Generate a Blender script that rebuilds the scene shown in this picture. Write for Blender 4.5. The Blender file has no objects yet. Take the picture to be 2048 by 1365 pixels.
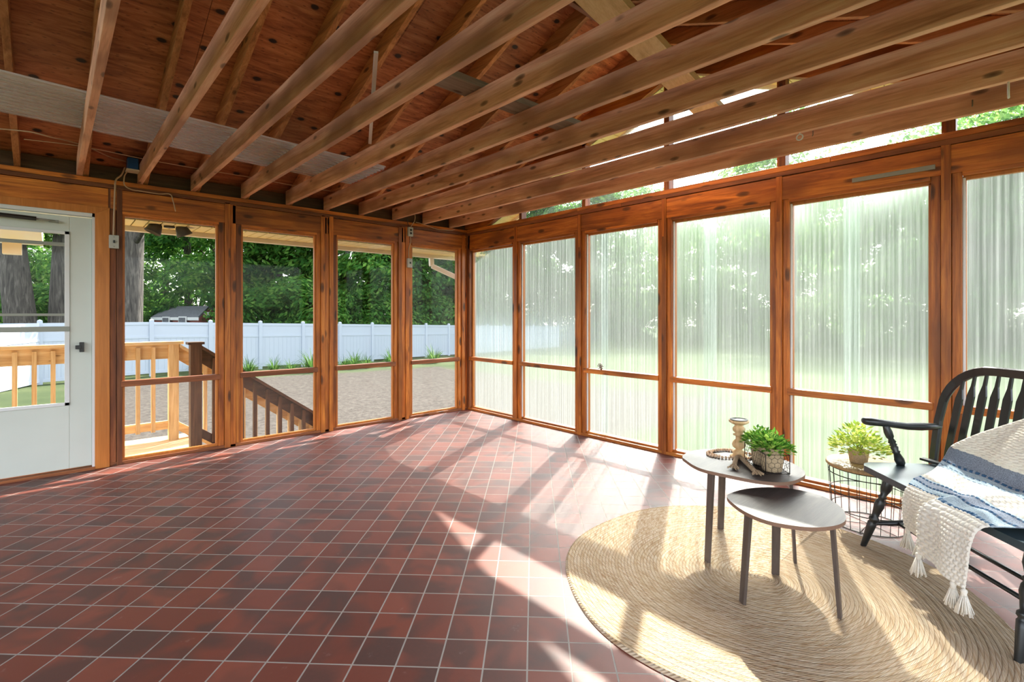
import bpy, bmesh, math, random
from mathutils import Vector, Matrix
PI=math.pi
random.seed(7)
sc=bpy.context.scene
# ------------------------------------------------------------------ camera
cam=bpy.data.cameras.new('camera'); camo=bpy.data.objects.new('camera',cam); sc.collection.objects.link(camo)
cam.sensor_width=36; cam.lens=1004/2048*36; cam.shift_y=-52.5/2048
cam.clip_end=400; cam.clip_start=.05
camo.location=(-4.15,-5.42,1.28); camo.rotation_euler=(PI/2,0,math.radians(-42.5))
sc.camera=camo
# ------------------------------------------------------------------ light
SUN_DIR=Vector((-.945,-.485,-1.0)).normalized()
w=bpy.data.worlds.new('sky'); sc.world=w; w.use_nodes=True
nt=w.node_tree; nt.nodes.clear()
sky=nt.nodes.new('ShaderNodeTexSky'); sky.sky_type='NISHITA'; sky.sun_disc=False
sky.sun_elevation=math.radians(43.8); sky.sun_rotation=math.atan2(.925,.48); sky.air_density=1.0; sky.dust_density=2.5; sky.ozone_density=1.0
bg=nt.nodes.new('ShaderNodeBackground'); bg.inputs[1].default_value=.42
wo=nt.nodes.new('ShaderNodeOutputWorld')
hs=nt.nodes.new('ShaderNodeHueSaturation'); hs.inputs['Saturation'].default_value=.35
nt.links.new(sky.outputs[0],hs.inputs['Color']); nt.links.new(hs.outputs[0],bg.inputs[0]); nt.links.new(bg.outputs[0],wo.inputs[0])
sun=bpy.data.lights.new('sun','SUN'); sun.energy=7.5; sun.angle=math.radians(.6); sun.color=(1,.95,.86)
suno=bpy.data.objects.new('sun',sun); sc.collection.objects.link(suno)
suno.rotation_euler=SUN_DIR.to_track_quat('-Z','Y').to_euler(); suno.location=(12,8,14)
vs=sc.view_settings; vs.view_transform='Standard'; vs.look='None'; vs.gamma=1.0; vs.use_curve_mapping=False
vs.exposure=1.3
sc.cycles.max_bounces=12; sc.cycles.diffuse_bounces=5; sc.cycles.transparent_max_bounces=24; sc.cycles.transmission_bounces=8
sc.cycles.use_denoising=True; sc.cycles.sample_clamp_indirect=8; sc.cycles.caustics_reflective=False
# ------------------------------------------------------------------ node helper
def newmat(name):
    m=bpy.data.materials.new(name); m.use_nodes=True; m.node_tree.nodes.clear()
    return m,m.node_tree
def N(t,typ,**kw):
    n=t.nodes.new(typ)
    for k,v in kw.items():
        if k=='ins':
            for a,b in v.items(): n.inputs[a].default_value=b
        else: setattr(n,k,v)
    return n
def ramp(t,stops,interp='LINEAR'):
    r=N(t,'ShaderNodeValToRGB'); r.color_ramp.interpolation=interp
    e=r.color_ramp.elements
    while len(e)<len(stops): e.new(.5)
    for i,(p,c) in enumerate(stops):
        e[i].position=p; e[i].color=(*c,1) if len(c)==3 else c
    return r
def math_(t,op,a,b=None,c=None):
    n=N(t,'ShaderNodeMath',operation=op)
    for i,x in enumerate((a,b,c)):
        if x is None: continue
        if isinstance(x,(int,float)): n.inputs[i].default_value=x
        else: t.links.new(x,n.inputs[i])
    return n.outputs[0]
def mixc(t,f,a,b,bt='MIX'):
    n=N(t,'ShaderNodeMix',data_type='RGBA',blend_type=bt)
    for i,x in ((0,f),(6,a),(7,b)):
        if isinstance(x,(int,float)): n.inputs[i].default_value=x
        elif isinstance(x,tuple): n.inputs[i].default_value=(*x,1) if len(x)==3 else x
        else: t.links.new(x,n.inputs[i])
    return n.outputs[2]
def finish(t,bsdf): o=N(t,'ShaderNodeOutputMaterial'); t.links.new(bsdf,o.inputs[0])
def principled(t,col,rough=.5,bump=None,bs=.2,dist=.01,**kw):
    p=N(t,'ShaderNodeBsdfPrincipled')
    if isinstance(col,tuple): p.inputs['Base Color'].default_value=(*col,1)
    else: t.links.new(col,p.inputs['Base Color'])
    if isinstance(rough,(int,float)): p.inputs['Roughness'].default_value=rough
    else: t.links.new(rough,p.inputs['Roughness'])
    for k,v in kw.items(): p.inputs[k.replace('_',' ')].default_value=v
    if bump is not None:
        b=N(t,'ShaderNodeBump',ins={'Strength':bs,'Distance':dist}); t.links.new(bump,b.inputs['Height']); t.links.new(b.outputs[0],p.inputs['Normal'])
    return p.outputs[0]
def plain(name,col,rough=.5,noise=0.0,scale=20,**kw):
    m,t=newmat(name)
    if noise:
        tc=N(t,'ShaderNodeTexCoord'); n=N(t,'ShaderNodeTexNoise',ins={'Scale':scale,'Detail':4.0}); t.links.new(tc.outputs['Object'],n.inputs['Vector'])
        r=ramp(t,[(.3,tuple(c*(1-noise) for c in col)),(.7,tuple(min(1,c*(1+noise)) for c in col))]); t.links.new(n.outputs[0],r.inputs[0])
        finish(t,principled(t,r.outputs[0],rough,bump=n.outputs[0],bs=.15,**kw))
    else: finish(t,principled(t,col,rough,**kw))
    return m
def wood(name,axis,dark,mid,light,knot=(.03,.012,.005),rough=.5,knots=.16,var=.35,grain=1.0,knotscale=1.0,stain=None,spec=.4):
    m,t=newmat(name)
    tc=N(t,'ShaderNodeTexCoord'); oi=N(t,'ShaderNodeObjectInfo'); ge=N(t,'ShaderNodeNewGeometry')
    rnd=math_(t,'ADD',oi.outputs['Random'],ge.outputs['Random Per Island'])
    off=N(t,'ShaderNodeCombineXYZ')
    for i in range(3): t.links.new(math_(t,'MULTIPLY',rnd,13.7+7*i),off.inputs[i])
    add=N(t,'ShaderNodeVectorMath',operation='ADD'); t.links.new(tc.outputs['Object'],add.inputs[0]); t.links.new(off.outputs[0],add.inputs[1])
    def scaled(al,ac):
        s=[ac]*3; s['xyz'.index(axis)]=al
        v=N(t,'ShaderNodeVectorMath',operation='MULTIPLY'); t.links.new(add.outputs[0],v.inputs[0]); v.inputs[1].default_value=s; return v.outputs[0]
    n1=N(t,'ShaderNodeTexNoise',ins={'Scale':1.0,'Detail':5.0,'Roughness':.6,'Distortion':1.2}); t.links.new(scaled(1.1*grain,16*grain),n1.inputs['Vector'])
    n2=N(t,'ShaderNodeTexNoise',ins={'Scale':1.0,'Detail':3.0,'Roughness':.7}); t.links.new(scaled(5*grain,120*grain),n2.inputs['Vector'])
    g=math_(t,'ADD',math_(t,'MULTIPLY',n1.outputs[0],.72),math_(t,'MULTIPLY',n2.outputs[0],.28))
    r=ramp(t,[(.30,dark),(.5,mid),(.68,light)]); t.links.new(g,r.inputs[0])
    col=r.outputs[0]
    # large stains
    n3=N(t,'ShaderNodeTexNoise',ins={'Scale':1.0,'Detail':2.0}); t.links.new(scaled(1.6,4),n3.inputs['Vector'])
    if stain:
        sr=ramp(t,[(.48,(0,0,0)),(.66,(1,1,1))]); t.links.new(n3.outputs[0],sr.inputs[0]); col=mixc(t,math_(t,'MULTIPLY',sr.outputs[0],.8),col,stain)
    # knots
    vo=N(t,'ShaderNodeTexVoronoi',feature='F1',ins={'Scale':1.0,'Randomness':1.0}); t.links.new(scaled(3.2*knotscale,8.5*knotscale),vo.inputs['Vector'])
    d=math_(t,'ADD',vo.outputs['Distance'],math_(t,'MULTIPLY',n2.outputs[0],.06))
    kr=ramp(t,[(max(0,knots-.09),(1,1,1)),(knots,(.75,.75,.75)),(knots+.06,(0,0,0))]); t.links.new(d,kr.inputs[0])
    col=mixc(t,math_(t,'MULTIPLY',kr.outputs[0],.85),col,knot)
    hv=N(t,'ShaderNodeHueSaturation'); t.links.new(col,hv.inputs['Color'])
    wn=N(t,'ShaderNodeTexWhiteNoise',noise_dimensions='1D'); t.links.new(math_(t,'MULTIPLY',rnd,53.1),wn.inputs['W'])
    t.links.new(math_(t,'ADD',math_(t,'MULTIPLY',wn.outputs['Value'],var*2),1-var),hv.inputs['Value'])
    finish(t,principled(t,hv.outputs[0],rough,bump=n2.outputs[0],bs=.25,dist=.004,Specular_IOR_Level=spec))
    return m
# ------------------------------------------------------------------ materials
CED=((.10,.018,.004),(.47,.135,.020),(.74,.27,.042))
M={}
for a in 'xyz':
    M['cedar_'+a]=wood('cedar_'+a,a,*CED,rough=.42,knots=.19,var=.28,stain=(.20,.055,.012))
    M['cedar_dark_'+a]=wood('cedar_dark_'+a,a,(.07,.02,.008),(.20,.06,.018),(.34,.12,.035),rough=.5,knots=.15,var=.3)
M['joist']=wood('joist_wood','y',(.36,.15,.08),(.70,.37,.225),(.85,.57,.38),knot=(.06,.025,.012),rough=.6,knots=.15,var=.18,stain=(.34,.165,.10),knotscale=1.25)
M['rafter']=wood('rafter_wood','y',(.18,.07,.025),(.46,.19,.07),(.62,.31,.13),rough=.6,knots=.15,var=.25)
M['orange_trim']=wood('orange_trim_wood','z',(.38,.12,.02),(.50,.17,.03),(.60,.22,.045),rough=.4,knots=.06,var=.08)
M['brace']=wood('pale_plank_wood','x',(.5,.34,.17),(.68,.5,.28),(.8,.64,.4),rough=.6,knots=.1,var=.1)
M['greyboard']=wood('grey_board_wood','x',(.12,.10,.08),(.22,.18,.14),(.3,.26,.2),rough=.7,knots=.1,var=.1)
M['deckwood']=wood('deck_wood_x','x',(.46,.27,.11),(.74,.53,.27),(.88,.70,.44),knot=(.2,.08,.02),rough=.6,knots=.08,var=.15)
M['deckwood_z']=wood('deck_wood_z','z',(.46,.27,.11),(.74,.53,.27),(.88,.70,.44),knot=(.2,.08,.02),rough=.6,knots=.08,var=.15)
M['raildark']=wood('dark_rail_wood','x',(.05,.025,.012),(.10,.05,.025),(.16,.085,.045),rough=.6,knots=.08,var=.15)  # near rail's dark stain also carries the shade of its backlit side
M['railshade_z']=wood('shaded_rail_wood_z','z',(.05,.025,.012),(.12,.06,.028),(.2,.105,.055),rough=.6,knots=.08,var=.15)
def plywood():
    m,t=newmat('roof_plywood'); tc=N(t,'ShaderNodeTexCoord')
    mp=N(t,'ShaderNodeVectorMath',operation='MULTIPLY'); mp.inputs[1].default_value=(1.6,11,11); t.links.new(tc.outputs['Object'],mp.inputs[0])
    n=N(t,'ShaderNodeTexNoise',ins={'Scale':1.6,'Detail':7.0,'Roughness':.68,'Distortion':1.2}); t.links.new(mp.outputs[0],n.inputs['Vector'])
    r=ramp(t,[(.3,(.18,.058,.022)),(.5,(.42,.15,.058)),(.68,(.60,.27,.115))]); t.links.new(n.outputs[0],r.inputs[0])
    v=N(t,'ShaderNodeTexVoronoi',voronoi_dimensions='2D',ins={'Scale':1.0}); mp2=N(t,'ShaderNodeVectorMath',operation='MULTIPLY'); mp2.inputs[1].default_value=(2.6,3.9,3.9); t.links.new(tc.outputs['Object'],mp2.inputs[0]); t.links.new(mp2.outputs[0],v.inputs['Vector'])
    d=math_(t,'ADD',v.outputs['Distance'],math_(t,'MULTIPLY',n.outputs[0],.05))
    kr=ramp(t,[(.085,(1,1,1)),(.11,(.25,.25,.25)),(.16,(0,0,0))]); t.links.new(d,kr.inputs[0])
    v3=N(t,'ShaderNodeTexVoronoi',voronoi_dimensions='2D',ins={'Scale':1.0}); mp3=N(t,'ShaderNodeVectorMath',operation='MULTIPLY'); mp3.inputs[1].default_value=(8,22,22); t.links.new(tc.outputs['Object'],mp3.inputs[0]); t.links.new(mp3.outputs[0],v3.inputs['Vector'])
    kr3=ramp(t,[(.05,(.6,.6,.6)),(.11,(0,0,0))]); t.links.new(v3.outputs['Distance'],kr3.inputs[0])
    c=mixc(t,kr.outputs[0],r.outputs[0],(.022,.011,.007)); c=mixc(t,kr3.outputs[0],c,(.06,.02,.01))
    n4=N(t,'ShaderNodeTexNoise',ins={'Scale':.9,'Detail':2.0}); t.links.new(tc.outputs['Object'],n4.inputs['Vector'])
    r4=ramp(t,[(.4,(.75,.75,.75)),(.6,(1.15,1.05,1.0))]); t.links.new(n4.outputs[0],r4.inputs[0]); c=mixc(t,1.0,c,r4.outputs[0],'MULTIPLY')
    finish(t,principled(t,c,.62,bump=n.outputs[0],bs=.3,dist=.006)); return m
M['plywood']=plywood()
def tilemat():
    m,t=newmat('quarry_tile'); tc=N(t,'ShaderNodeTexCoord')
    mp=N(t,'ShaderNodeMapping'); T=.16
    # grid turned 45 degrees; a joint crossing sits at (-2.55,-3.783)
    a=math.radians(-45); cx,cy=-2.55,-3.783
    rx=cx*math.cos(a)-cy*math.sin(a); ry=cx*math.sin(a)+cy*math.cos(a)
    mp.inputs['Rotation'].default_value=(0,0,a); mp.inputs['Location'].default_value=(-(rx%T)+T*200+.002,-(ry%T)+T*200+.002,0)
    t.links.new(tc.outputs['Object'],mp.inputs['Vector'])
    b=N(t,'ShaderNodeTexBrick',offset=0.0,squash=1.0,ins={'Scale':1.0,'Mortar Size':.0035,'Mortar Smooth':.25,'Bias':0.0,'Brick Width':T,'Row Height':T,'Color1':(0,0,0,1),'Color2':(1,1,1,1),'Mortar':(.5,.5,.5,1)})
    t.links.new(mp.outputs[0],b.inputs['Vector'])
    # cell id
    sx=N(t,'ShaderNodeSeparateXYZ'); t.links.new(mp.outputs[0],sx.inputs[0])
    ix=math_(t,'FLOOR',math_(t,'DIVIDE',sx.outputs[0],T)); iy=math_(t,'FLOOR',math_(t,'DIVIDE',sx.outputs[1],T))
    cb=N(t,'ShaderNodeCombineXYZ'); t.links.new(ix,cb.inputs[0]); t.links.new(iy,cb.inputs[1])
    wn=N(t,'ShaderNodeTexWhiteNoise',noise_dimensions='2D'); t.links.new(cb.outputs[0],wn.inputs['Vector'])
    ad=N(t,'ShaderNodeVectorMath',operation='MULTIPLY_ADD'); t.links.new(wn.outputs['Color'],ad.inputs[0]); ad.inputs[1].default_value=(6,6,6); t.links.new(mp.outputs[0],ad.inputs[2])
    n=N(t,'ShaderNodeTexNoise',ins={'Scale':3.6,'Detail':2.0,'Roughness':.5,'Distortion':.6}); t.links.new(ad.outputs[0],n.inputs['Vector'])
    n2=N(t,'ShaderNodeTexNoise',ins={'Scale':60.0,'Detail':4.0}); t.links.new(mp.outputs[0],n2.inputs['Vector'])
    base=ramp(t,[(0,(.115,.030,.020)),(.5,(.165,.040,.024)),(1,(.205,.055,.034))]); t.links.new(wn.outputs['Value'],base.inputs[0])
    dk=ramp(t,[(.45,(0,0,0)),(.62,(1,1,1))]); t.links.new(n.outputs[0],dk.inputs[0])
    c=mixc(t,math_(t,'MULTIPLY',dk.outputs[0],.75),base.outputs[0],(.042,.030,.028))
    c=mixc(t,math_(t,'MULTIPLY',n2.outputs[0],.18),c,(.30,.12,.09))
    sc_=N(t,'ShaderNodeTexNoise',ins={'Scale':9.0,'Detail':9.0,'Roughness':.75}); t.links.new(mp.outputs[0],sc_.inputs['Vector'])
    sr=ramp(t,[(.62,(0,0,0)),(.75,(1,1,1))]); t.links.new(sc_.outputs[0],sr.inputs[0]); c=mixc(t,math_(t,'MULTIPLY',sr.outputs[0],.35),c,(.42,.34,.3))
    c=mixc(t,b.outputs['Fac'],c,(.30,.27,.24))
    rg=math_(t,'ADD',math_(t,'MULTIPLY',b.outputs['Fac'],.35),math_(t,'ADD',.42,math_(t,'MULTIPLY',n2.outputs[0],.14)))
    hgt=math_(t,'SUBTRACT',math_(t,'MULTIPLY',n.outputs[0],.25),b.outputs['Fac'])
    finish(t,principled(t,c,rg,bump=hgt,bs=.35,dist=.003,Specular_IOR_Level=.33)); return m
M['tile']=tilemat()
def jute():
    m,t=newmat('braided_jute'); uv=N(t,'ShaderNodeUVMap',uv_map='UVMap')
    sp=N(t,'ShaderNodeSeparateXYZ'); t.links.new(uv.outputs[0],sp.inputs[0])   # u: arc length m, v: radius m
    ring=math_(t,'DIVIDE',sp.outputs[1],.0155)
    ph=math_(t,'ADD',math_(t,'MULTIPLY',sp.outputs[0],2*PI/.019),math_(t,'MULTIPLY',math_(t,'FLOOR',ring),2.37))
    tw=math_(t,'MULTIPLY_ADD',math_(t,'SINE',math_(t,'ADD',ph,math_(t,'MULTIPLY',math_(t,'FRACT',ring),4.0))),.5,.5)
    edge=math_(t,'ABSOLUTE',math_(t,'SINE',math_(t,'MULTIPLY',ring,PI)))
    cb=N(t,'ShaderNodeCombineXYZ'); t.links.new(math_(t,'MULTIPLY',sp.outputs[0],45.0),cb.inputs[0]); t.links.new(math_(t,'MULTIPLY',math_(t,'FLOOR',ring),3.7),cb.inputs[1])
    n=N(t,'ShaderNodeTexNoise',ins={'Scale':1.0,'Detail':4.0,'Roughness':.7}); t.links.new(cb.outputs[0],n.inputs['Vector'])
    r=ramp(t,[(.28,(.28,.15,.07)),(.42,(.44,.30,.18)),(.55,(.58,.46,.33)),(.75,(.68,.60,.48))]); t.links.new(n.outputs[0],r.inputs[0])
    wr_=N(t,'ShaderNodeTexWhiteNoise',noise_dimensions='1D'); t.links.new(math_(t,'FLOOR',ring),wr_.inputs['W'])
    c=mixc(t,math_(t,'MULTIPLY',math_(t,'SUBTRACT',1.0,tw),.16),r.outputs[0],(.33,.22,.12))
    gv_=ramp(t,[(.0,(1,1,1)),(.45,(0,0,0))]); t.links.new(edge,gv_.inputs[0]); c=mixc(t,math_(t,'MULTIPLY',gv_.outputs[0],.75),c,(.14,.085,.04))
    c=mixc(t,math_(t,'MULTIPLY',wr_.outputs['Value'],.35),c,(.42,.29,.15))
    h=math_(t,'MULTIPLY',math_(t,'POWER',edge,.5),math_(t,'MULTIPLY_ADD',tw,.5,.5))
    finish(t,principled(t,c,.85,bump=h,bs=.8,dist=.005,Specular_IOR_Level=.15)); return m
M['jute']=jute()
def panel(name,trans,transl,refr,refl,streak=1.0,tint=(.9,.97,.95),axis=1):
    """thin weathered corrugated fibreglass"""
    m,t=newmat(name); tc=N(t,'ShaderNodeTexCoord'); sp=N(t,'ShaderNodeSeparateXYZ'); t.links.new(tc.outputs['Object'],sp.inputs[0])
    u=sp.outputs[axis]
    cb=N(t,'ShaderNodeCombineXYZ'); t.links.new(math_(t,'MULTIPLY',u,75.0),cb.inputs[0]); t.links.new(math_(t,'MULTIPLY',sp.outputs[2],.7),cb.inputs[1])
    n=N(t,'ShaderNodeTexNoise',ins={'Scale':1.0,'Detail':5.0,'Roughness':.65}); t.links.new(cb.outputs[0],n.inputs['Vector'])
    cor=math_(t,'MULTIPLY_ADD',math_(t,'SINE',math_(t,'MULTIPLY',u,2*PI/.032)),.5,.5)
    cbb=N(t,'ShaderNodeCombineXYZ'); t.links.new(math_(t,'MULTIPLY',u,31.0),cbb.inputs[0]); t.links.new(math_(t,'MULTIPLY',sp.outputs[2],.15),cbb.inputs[1])
    nb=N(t,'ShaderNodeTexNoise',ins={'Scale':1.0,'Detail':2.0}); t.links.new(cbb.outputs[0],nb.inputs['Vector'])
    st=math_(t,'ADD',math_(t,'MULTIPLY',n.outputs[0],.6),math_(t,'ADD',math_(t,'MULTIPLY',cor,.06),math_(t,'MULTIPLY',nb.outputs[0],.35)))
    sr=ramp(t,[(.40,(0,0,0)),(.68,(1,1,1))]); t.links.new(st,sr.inputs[0])
    nz=N(t,'ShaderNodeTexNoise',ins={'Scale':2.2,'Detail':3.0}); t.links.new(tc.outputs['Object'],nz.inputs['Vector'])
    T=N(t,'ShaderNodeBsdfTransparent'); T.inputs[0].default_value=(*tint,1)
    L=N(t,'ShaderNodeBsdfTranslucent'); L.inputs[0].default_value=(.86,.93,.9,1)
    R=N(t,'ShaderNodeBsdfRefraction',ins={'Roughness':.55,'IOR':1.09}); R.inputs[0].default_value=(*tint,1)
    b=N(t,'ShaderNodeBump',ins={'Strength':.45,'Distance':.006}); t.links.new(st,b.inputs['Height']); t.links.new(b.outputs[0],R.inputs['Normal'])
    G=N(t,'ShaderNodeBsdfGlossy',ins={'Roughness':.25}); G.inputs[0].default_value=(.9,.9,.9,1); t.links.new(b.outputs[0],G.inputs['Normal'])
    # milky share grows in the streaks
    mk=math_(t,'MULTIPLY_ADD',math_(t,'MULTIPLY',sr.outputs[0],math_(t,'MULTIPLY_ADD',nz.outputs[0],.8,.6)),transl*1.2*streak,transl*(1-.4*streak))
    m1=N(t,'ShaderNodeMixShader'); m1.inputs[0].default_value=refr/(refr+trans); t.links.new(T.outputs[0],m1.inputs[1]); t.links.new(R.outputs[0],m1.inputs[2])
    if streak>0:
        t.links.new(math_(t,'SUBTRACT',refr/(refr+trans)+.38,math_(t,'MULTIPLY',sr.outputs[0],.76)),m1.inputs[0])
    m2=N(t,'ShaderNodeMixShader'); t.links.new(mk,m2.inputs[0]); t.links.new(m1.outputs[0],m2.inputs[1]); t.links.new(L.outputs[0],m2.inputs[2])
    m3=N(t,'ShaderNodeMixShader'); m3.inputs[0].default_value=refl; t.links.new(m2.outputs[0],m3.inputs[1]); t.links.new(G.outputs[0],m3.inputs[2])
    finish(t,m3.outputs[0]); return m
M['frost']=panel('corrugated_fibreglass',.46,.066,.46,.025,tint=(.80,.85,.84))
M['transom']=panel('clear_fibreglass',.94,.022,.05,.03,streak=.0)
M['roofsheet']=None
def thin_glass(name,trans=.9,screen=0.0,scol=(.5,.48,.44),gloss=.04,axis=0):
    m,t=newmat(name)
    T=N(t,'ShaderNodeBsdfTransparent'); T.inputs[0].default_value=(trans,trans,trans,1)
    G=N(t,'ShaderNodeBsdfGlossy',ins={'Roughness':.03}); 
    f=N(t,'ShaderNodeLayerWeight',ins={'Blend':.35}); m1=N(t,'ShaderNodeMixShader')
    t.links.new(math_(t,'MULTIPLY_ADD',f.outputs['Fresnel'],.10,gloss*.05),m1.inputs[0]); t.links.new(T.outputs[0],m1.inputs[1]); t.links.new(G.outputs[0],m1.inputs[2])
    out=m1.outputs[0]
    if screen>0:
        D=N(t,'ShaderNodeBsdfDiffuse'); D.inputs[0].default_value=(*scol,1)
        L=N(t,'ShaderNodeBsdfTranslucent'); L.inputs[0].default_value=(*scol,1)
        ms=N(t,'ShaderNodeMixShader',ins={0:.6}); t.links.new(D.outputs[0],ms.inputs[1]); t.links.new(L.outputs[0],ms.inputs[2])
        tc=N(t,'ShaderNodeTexCoord'); n=N(t,'ShaderNodeTexNoise',ins={'Scale':90.0,'Detail':2.0}); t.links.new(tc.outputs['Object'],n.inputs['Vector'])
        m2=N(t,'ShaderNodeMixShader'); t.links.new(math_(t,'MULTIPLY_ADD',n.outputs[0],screen*.8,screen*.6),m2.inputs[0]); t.links.new(out,m2.inputs[1]); t.links.new(ms.outputs[0],m2.inputs[2]); out=m2.outputs[0]
    finish(t,out); return m
M['glass']=thin_glass('clear_glass')
M['screen']=thin_glass('insect_screen',.93,.020,(.42,.40,.37))
def poly_sheet():
    m,t=newmat('corrugated_plastic'); T=N(t,'ShaderNodeBsdfTransparent'); T.inputs[0].default_value=(.95,.95,.95,1)
    G=N(t,'ShaderNodeBsdfPrincipled',ins={'Roughness':.12,'Base Color':(.85,.84,.83,1)}); L=N(t,'ShaderNodeBsdfTranslucent'); L.inputs[0].default_value=(.9,.88,.86,1)
    a=N(t,'ShaderNodeMixShader',ins={0:.35}); t.links.new(G.outputs[0],a.inputs[1]); t.links.new(L.outputs[0],a.inputs[2])
    uv=N(t,'ShaderNodeUVMap',uv_map='UVMap'); sp=N(t,'ShaderNodeSeparateXYZ'); t.links.new(uv.outputs[0],sp.inputs[0]); wv=math_(t,'MULTIPLY_ADD',math_(t,'SINE',math_(t,'MULTIPLY',sp.outputs[1],2*PI)),.38,.52)  # opacity stripes paint in the bright ridges and dark valleys
    b=N(t,'ShaderNodeMixShader',ins={0:.62}); t.links.new(wv,b.inputs[0]); t.links.new(T.outputs[0],b.inputs[1]); t.links.new(a.outputs[0],b.inputs[2]); finish(t,b.outputs[0]); return m
M['roofsheet']=poly_sheet()
M['black']=plain('black_paint',(.012,.014,.014),.32,Specular_IOR_Level=.6)
M['blackmetal']=plain('black_metal',(.02,.02,.02),.4)
M['wire']=plain('bronze_wire',(.035,.028,.022),.45,Metallic=.6)
M['tabletop']=wood('dark_table_wood','x',(.032,.024,.022),(.055,.040,.036),(.085,.064,.056),knot=(.03,.02,.015),rough=.5,knots=.03,var=.05,spec=.3)
M['tableedge']=plain('table_edge',(.20,.11,.07),.5)
M['tableleg']=wood('table_leg_wood','z',(.05,.035,.028),(.085,.062,.05),(.12,.09,.075),rough=.45,knots=.02,var=.05)
M['roundtop']=wood('round_top_wood','x',(.24,.14,.06),(.42,.28,.13),(.55,.4,.22),rough=.45,knots=.05,var=.05)
M['palewood']=wood('turned_pale_wood','z',(.50,.28,.11),(.74,.50,.26),(.84,.66,.42),knot=(.35,.18,.07),rough=.6,knots=.1,var=.03)
M['bead']=plain('bead_wood',(.60,.40,.25),.5,.2,200)
M['rope']=plain('jute_rope',(.36,.25,.15),.9,.3,300)
M['burlap']=plain('paper_pot',(.45,.33,.20),.9,.2,120)
M['doorwhite']=plain('door_paint',(.62,.66,.60),.4,.03,3)
M['white']=plain('white_paint',(.72,.73,.72),.45)
M['vinyl']=plain('vinyl_fence',(.46,.52,.60),.4)
M['soffit']=plain('cream_soffit',(.92,.80,.42),.5,.03,4)
M['fascia']=plain('cream_fascia',(.80,.76,.66),.45)
M['plate']=plain('grey_wall_plate',(.45,.45,.40),.5)
M['blue']=plain('blue_plastic',(.01,.085,.26),.4)
M['cream']=plain('cream_plastic',(.75,.66,.48),.5)
M['cable']=plain('cable_sheath',(.50,.33,.20),.6)
M['greymetal']=plain('grey_metal',(.28,.29,.25),.45,Metallic=.3)
M['brick']=plain('shed_brick',(.26,.075,.055),.8,.25,30)
M['shingle']=plain('grey_shingle',(.12,.125,.14),.85,.3,10)
M['lampmetal']=plain('bronze_lamp',(.06,.05,.04),.5,.3,20)
M['crystal']=plain('knob_metal',(.35,.30,.25),.2,Metallic=.9)
M['bark']=None
def bark():
    m,t=newmat('tree_bark'); tc=N(t,'ShaderNodeTexCoord'); mp=N(t,'ShaderNodeVectorMath',operation='MULTIPLY'); mp.inputs[1].default_value=(9,9,1.3); t.links.new(tc.outputs['Object'],mp.inputs[0])
    n=N(t,'ShaderNodeTexNoise',ins={'Scale':1.3,'Detail':7.0,'Roughness':.7,'Distortion':.8}); t.links.new(mp.outputs[0],n.inputs['Vector'])
    r=ramp(t,[(.35,(.025,.022,.018)),(.5,(.075,.066,.054)),(.68,(.17,.155,.13))]); t.links.new(n.outputs[0],r.inputs[0])
    finish(t,principled(t,r.outputs[0],.9,bump=n.outputs[0],bs=.9,dist=.06)); return m
M['bark']=bark()
def leafmat(name,a,b,c,tr=.45):
    m,t=newmat(name); ge=N(t,'ShaderNodeNewGeometry'); r=ramp(t,[(0,a),(.6,b),(1,c)]); t.links.new(ge.outputs['Random Per Island'],r.inputs[0])
    D=N(t,'ShaderNodeBsdfPrincipled',ins={'Roughness':.7,'Specular IOR Level':.06}); L=N(t,'ShaderNodeBsdfTranslucent')
    t.links.new(r.outputs[0],D.inputs['Base Color']); hv=N(t,'ShaderNodeHueSaturation',ins={'Value':1.5,'Saturation':1.05,'Hue':.485}); t.links.new(r.outputs[0],hv.inputs['Color']); t.links.new(hv.outputs[0],L.inputs[0])
    ms=N(t,'ShaderNodeMixShader',ins={0:tr}); t.links.new(D.outputs[0],ms.inputs[1]); t.links.new(L.outputs[0],ms.inputs[2]); finish(t,ms.outputs[0]); return m
M['leaf_dark']=leafmat('dark_tree_leaves',(.02,.075,.018),(.045,.15,.03),(.12,.28,.05),.4)
M['leaf_mid']=leafmat('mid_tree_leaves',(.03,.11,.02),(.07,.21,.035),(.19,.36,.07),.45)
M['leaf_pale']=leafmat('pale_tree_leaves',(.07,.18,.05),(.15,.30,.08),(.28,.42,.13),.45)
M['leaf_grass']=leafmat('daylily_blades',(.03,.08,.02),(.06,.15,.035),(.14,.24,.07),.4)
M['leaf_pot']=leafmat('potted_leaves',(.05,.16,.03),(.14,.36,.05),(.50,.66,.16),.4)
M['leaf_lime']=leafmat('lime_leaves',(.16,.30,.05),(.42,.52,.10),(.80,.80,.35),.4)
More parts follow.
